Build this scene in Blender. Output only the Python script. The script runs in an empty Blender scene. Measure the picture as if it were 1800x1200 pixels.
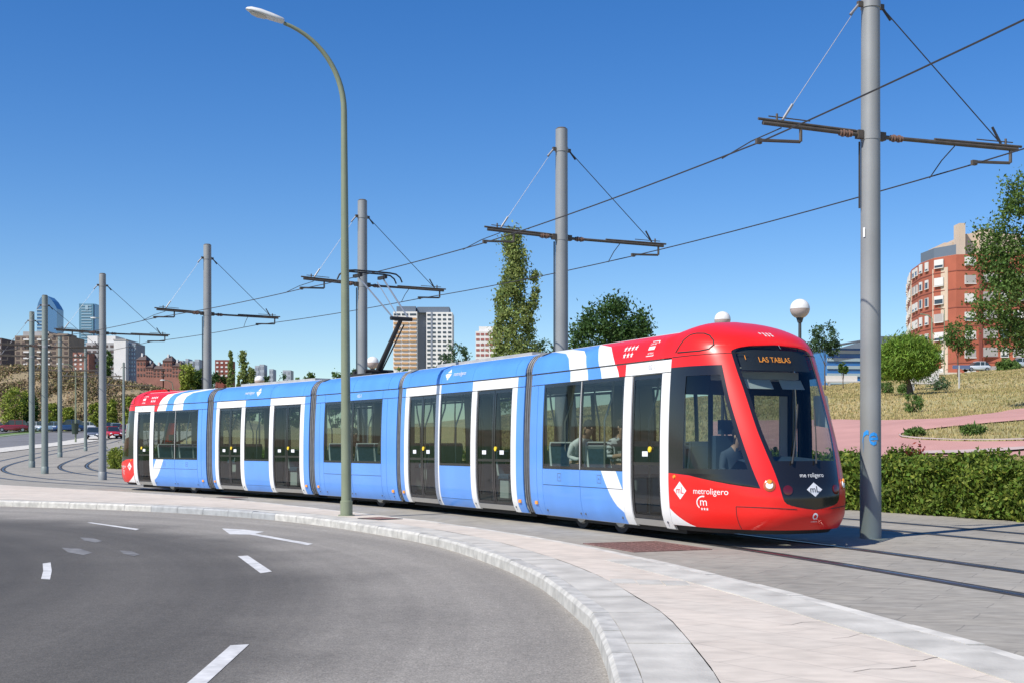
import bpy, bmesh, math, random
import numpy as np
from mathutils import Vector, Matrix

random.seed(7)
RNG = np.random.default_rng(7)
S = bpy.context.scene
COL = S.collection
R = math.radians

# ------------------------------------------------------------------ camera, sky, sun, exposure
FPX, HOR, EYE = 2212.0, 784.4, 1.45          # focal length in photo pixels, horizon row, eye height
cam_d = bpy.data.cameras.new('camera')
cam_d.sensor_width = 36.0
cam_d.lens = 36.0 * FPX / 1800.0
cam_d.shift_y = (HOR - 600.0) / 1800.0
cam_d.clip_start = 0.1
cam_d.clip_end = 20000
cam = bpy.data.objects.new('camera', cam_d)
COL.objects.link(cam)
cam.location = (0, 0, EYE)
cam.rotation_euler = (R(90), 0, 0)
S.camera = cam

SUN_EL = R(48)
SUN_AZ = math.atan2(-0.743, -0.669)
W = bpy.data.worlds.new('World')
S.world = W
W.use_nodes = True
wn = W.node_tree
sky = wn.nodes.new('ShaderNodeTexSky')
sky.sky_type = 'NISHITA'
sky.sun_disc = False
sky.sun_elevation = SUN_EL
sky.sun_rotation = SUN_AZ
sky.air_density = 1.0
sky.dust_density = 0.3
sky.ozone_density = 3.0
sky.altitude = 650
bg = wn.nodes['Background']
bg.inputs['Strength'].default_value = 0.10
hs = wn.nodes.new('ShaderNodeHueSaturation')      # deeper blue, the whole sky alike
hs.inputs['Saturation'].default_value = 1.35
hs.inputs['Hue'].default_value = 0.51
hs.inputs['Value'].default_value = 1.10
wn.links.new(sky.outputs[0], hs.inputs['Color'])
wn.links.new(hs.outputs[0], bg.inputs[0])

sun_d = bpy.data.lights.new('sun', 'SUN')
sun_d.energy = 4.7
sun_d.angle = R(0.53)
sun_d.color = (1.0, 0.94, 0.845)
sun = bpy.data.objects.new('sun', sun_d)
COL.objects.link(sun)
sun.location = (-40, -40, 60)
sdir = Vector((math.sin(SUN_AZ) * math.cos(SUN_EL), math.cos(SUN_AZ) * math.cos(SUN_EL), math.sin(SUN_EL)))
sun.rotation_euler = (-sdir).to_track_quat('-Z', 'Y').to_euler()

S.view_settings.view_transform = 'Standard'
S.view_settings.look = 'None'
S.view_settings.exposure = 0.35
S.view_settings.gamma = 1.0
S.view_settings.use_curve_mapping = False
S.cycles.max_bounces = 8
S.cycles.transparent_max_bounces = 16

# ------------------------------------------------------------------ materials
MATS = {}


def mat(name, col, rough=0.6, metal=0.0, var=0.0, vscale=3.0, col2=None, bump=0.0, bscale=40.0, spec=0.5,
        coat=0.0, island=0.0, translucent=0.0, detail=6.0, stretch=None):
    if name in MATS:
        return MATS[name]
    m = bpy.data.materials.new(name)
    m.use_nodes = True
    nt = m.node_tree
    b = nt.nodes['Principled BSDF']
    b.inputs['Roughness'].default_value = rough
    b.inputs['Metallic'].default_value = metal
    b.inputs['Specular IOR Level'].default_value = spec
    if coat:
        b.inputs['Coat Weight'].default_value = coat
        b.inputs['Coat Roughness'].default_value = 0.08
    c = (*col, 1)
    b.inputs['Base Color'].default_value = c
    geo = None
    last = None
    if var or col2 or bump or island:
        geo = nt.nodes.new('ShaderNodeNewGeometry')
    if var or col2:
        n = nt.nodes.new('ShaderNodeTexNoise')
        n.inputs['Scale'].default_value = vscale
        n.inputs['Detail'].default_value = detail
        src = geo.outputs['Position']
        if stretch:
            mp = nt.nodes.new('ShaderNodeMapping')
            mp.inputs['Scale'].default_value = stretch
            nt.links.new(src, mp.inputs['Vector'])
            src = mp.outputs[0]
        nt.links.new(src, n.inputs['Vector'])
        r = nt.nodes.new('ShaderNodeValToRGB')
        e = r.color_ramp.elements
        e[0].position, e[1].position = 0.32, 0.68
        if col2:
            e[0].color, e[1].color = c, (*col2, 1)
        else:
            e[0].color = (*[x * (1 - var) for x in col], 1)
            e[1].color = (*[min(1, x * (1 + var)) for x in col], 1)
        nt.links.new(n.outputs['Fac'], r.inputs['Fac'])
        last = r.outputs['Color']
    if island:
        h = nt.nodes.new('ShaderNodeHueSaturation')
        mr = nt.nodes.new('ShaderNodeMapRange')
        mr.inputs['To Min'].default_value = 1 - island
        mr.inputs['To Max'].default_value = 1 + island
        nt.links.new(geo.outputs['Random Per Island'], mr.inputs['Value'])
        nt.links.new(mr.outputs[0], h.inputs['Value'])
        mr2 = nt.nodes.new('ShaderNodeMapRange')
        mr2.inputs['To Min'].default_value = 0.5 - 0.05 * island
        mr2.inputs['To Max'].default_value = 0.5 + 0.05 * island
        wv = nt.nodes.new('ShaderNodeTexWhiteNoise')
        wv.noise_dimensions = '1D'
        nt.links.new(geo.outputs['Random Per Island'], wv.inputs['W'])
        nt.links.new(wv.outputs['Value'], mr2.inputs['Value'])
        nt.links.new(mr2.outputs[0], h.inputs['Hue'])
        if last:
            nt.links.new(last, h.inputs['Color'])
        else:
            h.inputs['Color'].default_value = c
        last = h.outputs['Color']
    if last:
        nt.links.new(last, b.inputs['Base Color'])
    if bump:
        n2 = nt.nodes.new('ShaderNodeTexNoise')
        n2.inputs['Scale'].default_value = bscale
        n2.inputs['Detail'].default_value = 4
        nt.links.new(geo.outputs['Position'], n2.inputs['Vector'])
        bp = nt.nodes.new('ShaderNodeBump')
        bp.inputs['Strength'].default_value = bump
        bp.inputs['Distance'].default_value = 0.02
        nt.links.new(n2.outputs['Fac'], bp.inputs['Height'])
        nt.links.new(bp.outputs[0], b.inputs['Normal'])
    if translucent:
        tr = nt.nodes.new('ShaderNodeBsdfTranslucent')
        mx = nt.nodes.new('ShaderNodeMixShader')
        mx.inputs[0].default_value = translucent
        if last:
            nt.links.new(last, tr.inputs['Color'])
        else:
            tr.inputs['Color'].default_value = c
        out = nt.nodes['Material Output']
        nt.links.new(b.outputs[0], mx.inputs[1])
        nt.links.new(tr.outputs[0], mx.inputs[2])
        nt.links.new(mx.outputs[0], out.inputs['Surface'])
    MATS[name] = m
    return m


def glass_mat(name, tint, ior=1.45):
    m = bpy.data.materials.new(name)
    m.use_nodes = True
    nt = m.node_tree
    nt.nodes.clear()
    out = nt.nodes.new('ShaderNodeOutputMaterial')
    t = nt.nodes.new('ShaderNodeBsdfTransparent')
    t.inputs[0].default_value = (*tint, 1)
    g = nt.nodes.new('ShaderNodeBsdfGlossy')
    g.inputs['Roughness'].default_value = 0.02
    geo = nt.nodes.new('ShaderNodeNewGeometry')       # Schlick reflectance, the same from both sides of the pane
    dt = nt.nodes.new('ShaderNodeVectorMath'); dt.operation = 'DOT_PRODUCT'
    nt.links.new(geo.outputs['Normal'], dt.inputs[0]); nt.links.new(geo.outputs['Incoming'], dt.inputs[1])

    def mth(op, a, b_=None, c_=None):
        q = nt.nodes.new('ShaderNodeMath'); q.operation = op
        for k_, v_ in enumerate((a, b_, c_)):
            if v_ is None:
                continue
            if isinstance(v_, (int, float)):
                q.inputs[k_].default_value = v_
            else:
                nt.links.new(v_, q.inputs[k_])
        return q
    r0 = ((ior - 1) / (ior + 1))**2 * 1.6
    ab = mth('ABSOLUTE', dt.outputs['Value'])
    om = mth('SUBTRACT', 1.0, ab.outputs[0])
    pw = mth('POWER', om.outputs[0], 5.0)
    fr = mth('MULTIPLY_ADD', pw.outputs[0], 1 - r0, r0)
    mx = nt.nodes.new('ShaderNodeMixShader')
    nt.links.new(fr.outputs[0], mx.inputs[0])
    nt.links.new(t.outputs[0], mx.inputs[1])
    nt.links.new(g.outputs[0], mx.inputs[2])
    nt.links.new(mx.outputs[0], out.inputs['Surface'])
    MATS[name] = m
    return m


def emit_mat(name, col, s):
    m = bpy.data.materials.new(name)
    m.use_nodes = True
    b = m.node_tree.nodes['Principled BSDF']
    b.inputs['Base Color'].default_value = (*col, 1)
    b.inputs['Emission Color'].default_value = (*col, 1)
    b.inputs['Emission Strength'].default_value = s
    MATS[name] = m
    return m


# ------------------------------------------------------------------ mesh builder
class MB:
    def __init__(self):
        self.v, self.f, self.m = [], [], []

    def add(self, vs, fs, mi=0):
        o = len(self.v)
        self.v.extend([tuple(map(float, p)) for p in vs])
        self.f.extend([tuple(i + o for i in q) for q in fs])
        self.m.extend([mi] * len(fs))
        return self

    def box(self, x0, x1, y0, y1, z0, z1, mi=0, xf=None):
        vs = [(x, y, z) for z in (z0, z1) for y in (y0, y1) for x in (x0, x1)]
        if xf:
            vs = [tuple(xf(Vector(p))) for p in vs]
        return self.add(vs, [(0, 2, 3, 1), (4, 5, 7, 6), (0, 1, 5, 4), (2, 6, 7, 3), (0, 4, 6, 2), (1, 3, 7, 5)], mi)

    def cbox(self, x0, x1, y0, y1, z0, z1, c, mi=0):
        """box with chamfered upper edges"""
        vs = [(x0, y0, z0), (x1, y0, z0), (x1, y1, z0), (x0, y1, z0),
              (x0, y0, z1 - c), (x1, y0, z1 - c), (x1, y1, z1 - c), (x0, y1, z1 - c),
              (x0 + c, y0 + c, z1), (x1 - c, y0 + c, z1), (x1 - c, y1 - c, z1), (x0 + c, y1 - c, z1)]
        fs = [(3, 2, 1, 0), (8, 9, 10, 11)]
        for i in range(4):
            j = (i + 1) % 4
            fs += [(i, j, 4 + j, 4 + i), (4 + i, 4 + j, 8 + j, 8 + i)]
        return self.add(vs, fs, mi)

    def tube(self, pts, r, n=8, mi=0, cap=True):
        pts = [Vector(p) for p in pts]
        k = len(pts)
        rs = [r] * k if not hasattr(r, '__len__') else list(r)
        vs, fs = [], []
        up = None
        for i, p in enumerate(pts):
            d = (pts[min(i + 1, k - 1)] - pts[max(i - 1, 0)])
            if d.length < 1e-9:
                d = Vector((0, 0, 1))
            d.normalize()
            if up is None:
                a = Vector((0, 0, 1)) if abs(d.z) < 0.9 else Vector((1, 0, 0))
                up = (a - d * a.dot(d)).normalized()
            else:
                up = (up - d * up.dot(d))
                up = up.normalized() if up.length > 1e-6 else d.orthogonal().normalized()
            q = d.cross(up)
            for j in range(n):
                t = 2 * math.pi * j / n
                vs.append(p + (up * math.cos(t) + q * math.sin(t)) * rs[i])
        for i in range(k - 1):
            for j in range(n):
                a, b = i * n + j, i * n + (j + 1) % n
                fs.append((a, b, b + n, a + n))
        if cap:
            fs.append(tuple(range(n - 1, -1, -1)))
            fs.append(tuple((k - 1) * n + j for j in range(n)))
        return self.add(vs, fs, mi)

    def grid(self, P, mi=0, flip=False):
        nu, nv = len(P), len(P[0])
        vs = [p for row in P for p in row]
        fs = []
        for i in range(nu - 1):
            for j in range(nv - 1):
                a = i * nv + j
                q = (a, a + 1, a + nv + 1, a + nv)
                fs.append(q[::-1] if flip else q)
        return self.add(vs, fs, mi)

    def sphere(self, c, r, nu=12, nv=8, mi=0, sc=(1, 1, 1)):
        P = []
        for i in range(nv + 1):
            t = math.pi * i / nv
            P.append([(c[0] + sc[0] * r * math.sin(t) * math.cos(2 * math.pi * j / nu),
                       c[1] + sc[1] * r * math.sin(t) * math.sin(2 * math.pi * j / nu),
                       c[2] + sc[2] * r * math.cos(t)) for j in range(nu + 1)])
        return self.grid(P, mi, flip=True)

    def mesh(self, name, mats, smooth=None):
        me = bpy.data.meshes.new(name)
        me.from_pydata(self.v, [], self.f)
        for mm in (mats if isinstance(mats, (list, tuple)) else [mats]):
            me.materials.append(mm)
        if any(self.m):
            me.polygons.foreach_set('material_index', self.m)
        if smooth:
            me.polygons.foreach_set('use_smooth', [True] * len(me.polygons))
            me.set_sharp_from_angle(angle=R(smooth))
        me.update()
        return me

    def build(self, name, mats, parent=None, smooth=None, **props):
        return obj(name, self.mesh(name, mats, smooth), parent, **props)


def obj(name, me, parent=None, loc=None, rz=None, **props):
    o = bpy.data.objects.new(name, me)
    COL.objects.link(o)
    if parent is not None:
        o.parent = parent
    if loc is not None:
        o.location = loc
    if rz is not None:
        o.rotation_euler = (0, 0, rz)
    for k, v in props.items():
        o[k] = v
    return o


def thing(name, label, cat, loc=(0, 0, 0), rz=0.0, group=None):
    o = obj(name, None, None, loc, rz, label=label, category=cat)
    o.empty_display_size = 0.2
    if group:
        o['group'] = group
    return o


def raw_mesh(name, V, F, mats, nper):
    """fast mesh from numpy arrays with equal-size faces"""
    me = bpy.data.meshes.new(name)
    nv, nf = len(V), len(F)
    me.vertices.add(nv)
    me.vertices.foreach_set('co', np.asarray(V, np.float32).ravel())
    me.loops.add(nf * nper)
    me.loops.foreach_set('vertex_index', np.asarray(F, np.int32).ravel())
    me.polygons.add(nf)
    me.polygons.foreach_set('loop_start', np.arange(0, nf * nper, nper, dtype=np.int32))
    for mm in (mats if isinstance(mats, (list, tuple)) else [mats]):
        me.materials.append(mm)
    me.update(calc_edges=True)
    return me


def interp(pts):
    xs = [p[0] for p in pts]
    ys = [p[1] for p in pts]
    return lambda t: float(np.interp(t, xs, ys))


def smoothf(pts):
    """smooth (monotone cubic) interpolation through control points"""
    xs = np.array([p[0] for p in pts], float)
    ys = np.array([p[1] for p in pts], float)
    d = np.diff(ys) / np.diff(xs)
    m = np.zeros(len(xs))
    m[0], m[-1] = d[0], d[-1]
    for i in range(1, len(xs) - 1):
        m[i] = 0 if d[i - 1] * d[i] <= 0 else 2 * d[i - 1] * d[i] / (d[i - 1] + d[i])

    def f(t):
        t = min(max(t, xs[0]), xs[-1])
        i = int(min(max(np.searchsorted(xs, t) - 1, 0), len(xs) - 2))
        h = xs[i + 1] - xs[i]
        s = (t - xs[i]) / h
        return float((2 * s**3 - 3 * s**2 + 1) * ys[i] + (s**3 - 2 * s**2 + s) * h * m[i]
                     + (-2 * s**3 + 3 * s**2) * ys[i + 1] + (s**3 - s**2) * h * m[i + 1])
    return f


# ------------------------------------------------------------------ lie of the land
POLES = [(5.69, 19.97), (1.17, 29.7), (-4.56, 38.35), (-11.33, 46.8), (-17.8, 54.7), (-23.5, 63.3),
         (-27.7, 72.6), (-33.3, 92.7), (-36.6, 108.0), (-43.2, 140.0)]
CTRL = [(14.0, -10.5), (11.4, -0.3), (8.79, 9.85)] + POLES + [(-49.5, 172.0), (-56.0, 205.0)]


def catmull(C, n):
    out = []
    C = [np.array(c, float) for c in C]
    for i in range(1, len(C) - 2):
        p0, p1, p2, p3 = C[i - 1:i + 3]
        a = np.linalg.norm(p1 - p0)**.5
        b = np.linalg.norm(p2 - p1)**.5
        c = np.linalg.norm(p3 - p2)**.5
        t0, t1, t2, t3 = 0, a, a + b, a + b + c
        for k in range(n):
            t = t1 + (t2 - t1) * k / n
            A1 = (t1 - t) / (t1 - t0) * p0 + (t - t0) / (t1 - t0) * p1
            A2 = (t2 - t) / (t2 - t1) * p1 + (t - t1) / (t2 - t1) * p2
            A3 = (t3 - t) / (t3 - t2) * p2 + (t - t2) / (t3 - t2) * p3
            B1 = (t2 - t) / (t2 - t0) * A1 + (t - t0) / (t2 - t0) * A2
            B2 = (t3 - t) / (t3 - t1) * A2 + (t - t1) / (t3 - t1) * A3
            out.append((t2 - t) / (t2 - t1) * B1 + (t - t1) / (t2 - t1) * B2)
    out.append(C[-2])
    return np.array(out)


CL = catmull(CTRL, 24)                       # line of poles between the two tracks
TAN = np.gradient(CL, axis=0)
TAN /= np.linalg.norm(TAN, axis=1)[:, None]
NRM = np.stack([TAN[:, 1], -TAN[:, 0]], 1)   # towards the park (far side)
ARC = np.concatenate([[0], np.cumsum(np.linalg.norm(np.diff(CL, axis=0), axis=1))])

GLX = [-50, 55, 63.3, 72.6, 92.7, 108, 140, 170, 200, 260, 900]
GLZ = [0, 0, .09, .25, .67, 1.08, 1.85, 3.0, 4.0, 5.0, 8.0]


def gl(Y):
    return np.interp(Y, GLX, GLZ)


def sdist(X, Y):
    """signed distance beyond the hedge line (park side positive)"""
    X = np.atleast_1d(np.asarray(X, float))
    Y = np.atleast_1d(np.asarray(Y, float))
    out = np.empty(X.shape)
    sub = slice(0, None, 3)
    c, n = CL[sub], NRM[sub]
    fx, fy = X.ravel(), Y.ravel()
    o = np.empty(fx.shape)
    for i in range(0, len(fx), 20000):
        dx = fx[i:i + 20000, None] - c[None, :, 0]
        dy = fy[i:i + 20000, None] - c[None, :, 1]
        k = np.argmin(dx * dx + dy * dy, 1)
        r = np.arange(len(k))
        o[i:i + 20000] = dx[r, k] * n[k, 0] + dy[r, k] * n[k, 1]
    return o.reshape(X.shape) - 5.4


def sstep(a, b, x):
    t = np.clip((x - a) / (b - a), 0, 1)
    return t * t * (3 - 2 * t)


def land(X, Y):
    X = np.atleast_1d(np.asarray(X, float))
    Y = np.atleast_1d(np.asarray(Y, float))
    base = gl(Y)
    s = sdist(X, Y)
    wr = sstep(-0.28, 0.05, X / np.maximum(Y, 5))      # park slope is on the right
    meadow = sstep(0.6, 6, s) * 1.0 * (0.25 + 0.75 * wr) + np.clip(s - 5, 0, 190) * 0.092 * (0.1 + 0.9 * wr)
    meadow += sstep(1, 6, s) * (0.10 * np.sin(X * .31 + Y * .17) + .07 * np.sin(X * .13 - Y * .29 + 1))
    z = base * (1 - 0.6 * wr * (s > 0)) + meadow
    # railway embankment far left
    px = 900 + 2212 * X / np.maximum(Y, 20)
    crest = np.interp(px, [-400, 0, 160, 245, 345, 460], [15.2, 14.8, 14.2, 12.6, 9.8, 5.0])
    e = sstep(196, 226, Y) * sstep(480, 350, px)
    z = z * (1 - e) + e * np.maximum(crest + 0.5 * np.sin(X * .2) + .4 * np.sin(X * .07 + 2), z)
    far = np.clip(Y - 235, 0, 4000) * 0.03 * sstep(600, 300, px)
    z = z + far
    # under the paved yard the soil lies lower
    pav = (1 - sstep(0.2, 0.9, s)) * sstep(-64, -62, X - 0.0) * sstep(225, 195, Y)
    return z - 0.35 * pav


def px2w(x, y, z):
    """ground point seen at photo pixel (x, y) for ground height z"""
    d = FPX * (EYE - z) / (y - HOR)
    return np.array([(x - 900) / FPX * d, d])


def px_land(x, y, d0=28, d1=420):
    """first point of the park slope met by the line of sight"""
    d = np.linspace(d0, d1, 3000)
    X = (x - 900) / FPX * d
    zz = land(X, d)
    yy = HOR - FPX * (zz - EYE) / d
    i = np.argmax(yy <= y)
    return np.array([X[i], d[i], zz[i]])


def lz(x, y):
    return float(land(x, y)[0])


# ------------------------------------------------------------------ ground materials
def asphalt_material():
    m = mat('asphalt', (0.15, 0.147, 0.145), 0.85, bump=0.35, bscale=90)
    nt = m.node_tree
    N, L = nt.nodes, nt.links
    b = N['Principled BSDF']
    geo = N.new('ShaderNodeNewGeometry')
    sub = N.new('ShaderNodeVectorMath'); sub.operation = 'SUBTRACT'
    sub.inputs[1].default_value = (-22.0, 10.0, 0.0)
    L.new(geo.outputs['Position'], sub.inputs[0])
    ln = N.new('ShaderNodeVectorMath'); ln.operation = 'LENGTH'
    L.new(sub.outputs[0], ln.inputs[0])
    # tyre-polished arcs: noise along the radius, broken up by a broad noise
    nr = N.new('ShaderNodeTexNoise'); nr.noise_dimensions = '1D'
    nr.inputs['Scale'].default_value = 0.75; nr.inputs['Detail'].default_value = 5
    nr.inputs['Roughness'].default_value = 0.62
    L.new(ln.outputs['Value'], nr.inputs['W'])
    nb = N.new('ShaderNodeTexNoise'); nb.inputs['Scale'].default_value = 0.22; nb.inputs['Detail'].default_value = 4
    L.new(geo.outputs['Position'], nb.inputs['Vector'])
    nf = N.new('ShaderNodeTexNoise'); nf.inputs['Scale'].default_value = 55; nf.inputs['Detail'].default_value = 3
    L.new(geo.outputs['Position'], nf.inputs['Vector'])
    wn_ = N.new('ShaderNodeMath'); wn_.operation = 'MULTIPLY_ADD'; wn_.inputs[1].default_value = 2.4
    nbb = N.new('ShaderNodeTexNoise'); nbb.inputs['Scale'].default_value = .5
    L.new(geo.outputs['Position'], nbb.inputs['Vector'])
    L.new(nbb.outputs['Fac'], wn_.inputs[0]); L.new(ln.outputs['Value'], wn_.inputs[2])

    def seg(f0, f1, t0, t1):
        q = N.new('ShaderNodeMapRange'); q.interpolation_type = 'SMOOTHSTEP'
        q.inputs['From Min'].default_value = f0; q.inputs['From Max'].default_value = f1
        q.inputs['To Min'].default_value = t0; q.inputs['To Max'].default_value = t1
        L.new(wn_.outputs[0], q.inputs['Value']); return q.outputs[0]
    # dust gathers along the kerb, the inner lane is worn darker
    tone1, tone2 = seg(15.5, 21.9, .47, 1.0), seg(20.6, 23.2, 1.0, 2.35)

    def mr(src, a, c):
        q = N.new('ShaderNodeMapRange'); q.inputs['From Min'].default_value = .3; q.inputs['From Max'].default_value = .7
        q.inputs['To Min'].default_value = a; q.inputs['To Max'].default_value = c
        L.new(src, q.inputs['Value']); return q.outputs[0]

    def mul(a, c):
        q = N.new('ShaderNodeMath'); q.operation = 'MULTIPLY'; L.new(a, q.inputs[0]); L.new(c, q.inputs[1]); return q.outputs[0]
    nr2 = N.new('ShaderNodeTexNoise'); nr2.noise_dimensions = '1D'
    nr2.inputs['Scale'].default_value = 3.2; nr2.inputs['Detail'].default_value = 3
    L.new(ln.outputs['Value'], nr2.inputs['W'])
    ng = N.new('ShaderNodeTexNoise'); ng.inputs['Scale'].default_value = 18; ng.inputs['Detail'].default_value = 4
    L.new(geo.outputs['Position'], ng.inputs['Vector'])
    # oil and rubber stains with outlines of their own
    ns = N.new('ShaderNodeTexNoise'); ns.inputs['Scale'].default_value = 1.1; ns.inputs['Detail'].default_value = 8; ns.inputs['Roughness'].default_value = .7
    L.new(geo.outputs['Position'], ns.inputs['Vector'])
    st = N.new('ShaderNodeMapRange'); st.inputs['From Min'].default_value = .60; st.inputs['From Max'].default_value = .72
    st.inputs['To Min'].default_value = 1.0; st.inputs['To Max'].default_value = .80
    L.new(ns.outputs['Fac'], st.inputs['Value'])
    v = mul(mr(nr2.outputs['Fac'], .955, 1.045), st.outputs[0])
    for f_ in (mr(nr.outputs['Fac'], .88, 1.12), mr(nb.outputs['Fac'], .88, 1.12), mr(nf.outputs['Fac'], .66, 1.34), mr(ng.outputs['Fac'], .86, 1.14), tone1, tone2):
        v = mul(v, f_)
    mc = N.new('ShaderNodeVectorMath'); mc.operation = 'SCALE'
    mc.inputs[0].default_value = (0.112, 0.1045, 0.092)
    L.new(v, mc.inputs['Scale'])
    L.new(mc.outputs[0], b.inputs['Base Color'])
    return m


def paving_material(name, c1, c2, mortar, bw, bh, scale, rot, msize, rough=.85, var=.1, offs=.5):
    m = mat(name, c1, rough)
    nt = m.node_tree
    N, L = nt.nodes, nt.links
    b = N['Principled BSDF']
    geo = N.new('ShaderNodeNewGeometry')
    mp = N.new('ShaderNodeMapping'); mp.inputs['Rotation'].default_value = (0, 0, rot)
    L.new(geo.outputs['Position'], mp.inputs['Vector'])
    wob = N.new('ShaderNodeTexNoise'); wob.inputs['Scale'].default_value = 1.6
    L.new(geo.outputs['Position'], wob.inputs['Vector'])
    wm = N.new('ShaderNodeVectorMath'); wm.operation = 'MULTIPLY_ADD'
    wm.inputs[1].default_value = (.06, .06, 0)
    L.new(wob.outputs['Color'], wm.inputs[0]); L.new(mp.outputs[0], wm.inputs[2])
    br = N.new('ShaderNodeTexBrick')
    br.offset = offs
    br.inputs['Scale'].default_value = scale
    br.inputs['Brick Width'].default_value = bw
    br.inputs['Row Height'].default_value = bh
    br.inputs['Mortar Size'].default_value = msize
    br.inputs['Mortar Smooth'].default_value = 0.6
    br.inputs['Color1'].default_value = (*c1, 1)
    br.inputs['Color2'].default_value = (*c2, 1)
    br.inputs['Mortar'].default_value = (*mortar, 1)
    L.new(wm.outputs[0], br.inputs['Vector'])
    n1 = N.new('ShaderNodeTexNoise'); n1.inputs['Scale'].default_value = .55; n1.inputs['Detail'].default_value = 9
    n1.inputs['Roughness'].default_value = .65
    L.new(geo.outputs['Position'], n1.inputs['Vector'])
    n2 = N.new('ShaderNodeTexNoise'); n2.inputs['Scale'].default_value = 7; n2.inputs['Detail'].default_value = 6
    mp2 = N.new('ShaderNodeMapping'); mp2.inputs['Rotation'].default_value = (0, 0, rot + .35); mp2.inputs['Scale'].default_value = (.55, 1.15, 1)
    L.new(geo.outputs['Position'], mp2.inputs['Vector']); L.new(mp2.outputs[0], n2.inputs['Vector'])
    ad = N.new('ShaderNodeMath'); ad.operation = 'ADD'
    L.new(n1.outputs['Fac'], ad.inputs[0]); L.new(n2.outputs['Fac'], ad.inputs[1])
    q = N.new('ShaderNodeMapRange'); q.inputs['From Min'].default_value = .7; q.inputs['From Max'].default_value = 1.3
    q.inputs['To Min'].default_value = 1 - var; q.inputs['To Max'].default_value = 1 + var
    L.new(ad.outputs[0], q.inputs['Value'])
    mc = N.new('ShaderNodeVectorMath'); mc.operation = 'SCALE'
    L.new(br.outputs['Color'], mc.inputs[0]); L.new(q.outputs[0], mc.inputs['Scale'])
    L.new(mc.outputs[0], b.inputs['Base Color'])
    bp = N.new('ShaderNodeBump'); bp.inputs['Strength'].default_value = .35; bp.inputs['Distance'].default_value = .01
    L.new(ad.outputs[0], bp.inputs['Height']); L.new(bp.outputs[0], b.inputs['Normal'])
    return m


M_ASPH = asphalt_material()
M_ASPH2 = mat('old_asphalt', (0.16, 0.16, 0.165), .85, var=.15, vscale=.4)
M_PAVE = paving_material('pink_stamped_paving', (.55, .487, .415), (.53, .475, .408), (.45, .40, .345), 1.3, .42, 1.0, .95, .010, var=.16)
M_PLAZA = paving_material('grey_stamped_paving', (.30, .278, .236), (.28, .262, .226), (.21, .196, .172), 1.1, .4, 1.0, .5, .010, var=.26)
M_GREYP = mat('grey_paver', (.48, .462, .415), .8, var=.20, vscale=2.2, bump=.2, bscale=30)
M_KERB = mat('granite_kerb', (.45, .44, .405), .75, var=.22, vscale=6, bump=.2, bscale=60)
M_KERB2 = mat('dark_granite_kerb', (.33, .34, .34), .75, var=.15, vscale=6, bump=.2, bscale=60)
M_BORDER = mat('pale_border_concrete', (.54, .52, .47), .8, var=.22, vscale=3, bump=.2, bscale=30)
M_PAINT = mat('road_paint', (.66, .66, .65), .7, col2=(.46, .46, .45), vscale=7, detail=9)
M_SOIL = mat('dry_grass_soil', (.40, .32, .155), .95, col2=(.29, .27, .12), vscale=.16, bump=.5, bscale=6)
M_EMB = mat('embankment_soil', (.31, .235, .15), .95, col2=(.19, .165, .085), vscale=.12, bump=.6, bscale=3)
M_LAWN = mat('green_verge', (.085, .16, .035), .95, col2=(.12, .19, .05), vscale=.5, bump=.4, bscale=8)
M_PATH = mat('pink_path_paving', (.46, .245, .215), .9, var=.10, vscale=.5, bump=.1, bscale=8)
M_PKERB = mat('path_kerb_concrete', (.46, .36, .33), .85, var=.1, vscale=2)

# ------------------------------------------------------------------ ground sheet
xs = np.unique(np.concatenate([np.linspace(-3500, -320, 10), np.linspace(-320, -64, 50), np.linspace(-64, -58, 7), np.arange(-58, 60, 1.15),
                               np.linspace(60, 160, 46), np.linspace(160, 340, 26), np.linspace(340, 3500, 12)]))
ys = np.unique(np.concatenate([np.linspace(-60, 12, 8), np.arange(12, 90, 1.15), np.linspace(90, 262, 92), np.linspace(262, 420, 24),
                               np.linspace(420, 1000, 12), np.linspace(1000, 6000, 9)]))
GX, GY = np.meshgrid(xs, ys)
GZ = land(GX, GY)
nx_, ny_ = len(xs), len(ys)
idx = np.arange(nx_ * ny_).reshape(ny_, nx_)
F = np.stack([idx[:-1, :-1], idx[:-1, 1:], idx[1:, 1:], idx[1:, :-1]], -1).reshape(-1, 4)
me = raw_mesh('ground', np.stack([GX, GY, GZ], -1).reshape(-1, 3), F, [M_SOIL, M_EMB, M_LAWN], 4)
cxm = GX.ravel()[F].mean(1)
cym = GY.ravel()[F].mean(1)
pxm = 900 + 2212 * cxm / np.maximum(cym, 20)
mi = np.where((cym > 194) & (pxm < 470), 1, 0)
mi = np.where((cym <= 194) & (cxm < -57) & (cym > 60), 2, mi)
me.polygons.foreach_set('material_index', mi.astype(np.int32))
me.polygons.foreach_set('use_smooth', np.ones(len(F), bool))
obj('ground', me, kind='structure')


def rows_sheet(name, yr, xl, xr, nseg, zf, material, **props):
    P = []
    for y in yr:
        a, b = xl(y), xr(y)
        P.append([(a + (b - a) * k / nseg, y, zf(a + (b - a) * k / nseg, y)) for k in range(nseg + 1)])
    return MB().grid(P).build(name, material, **props)


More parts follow.
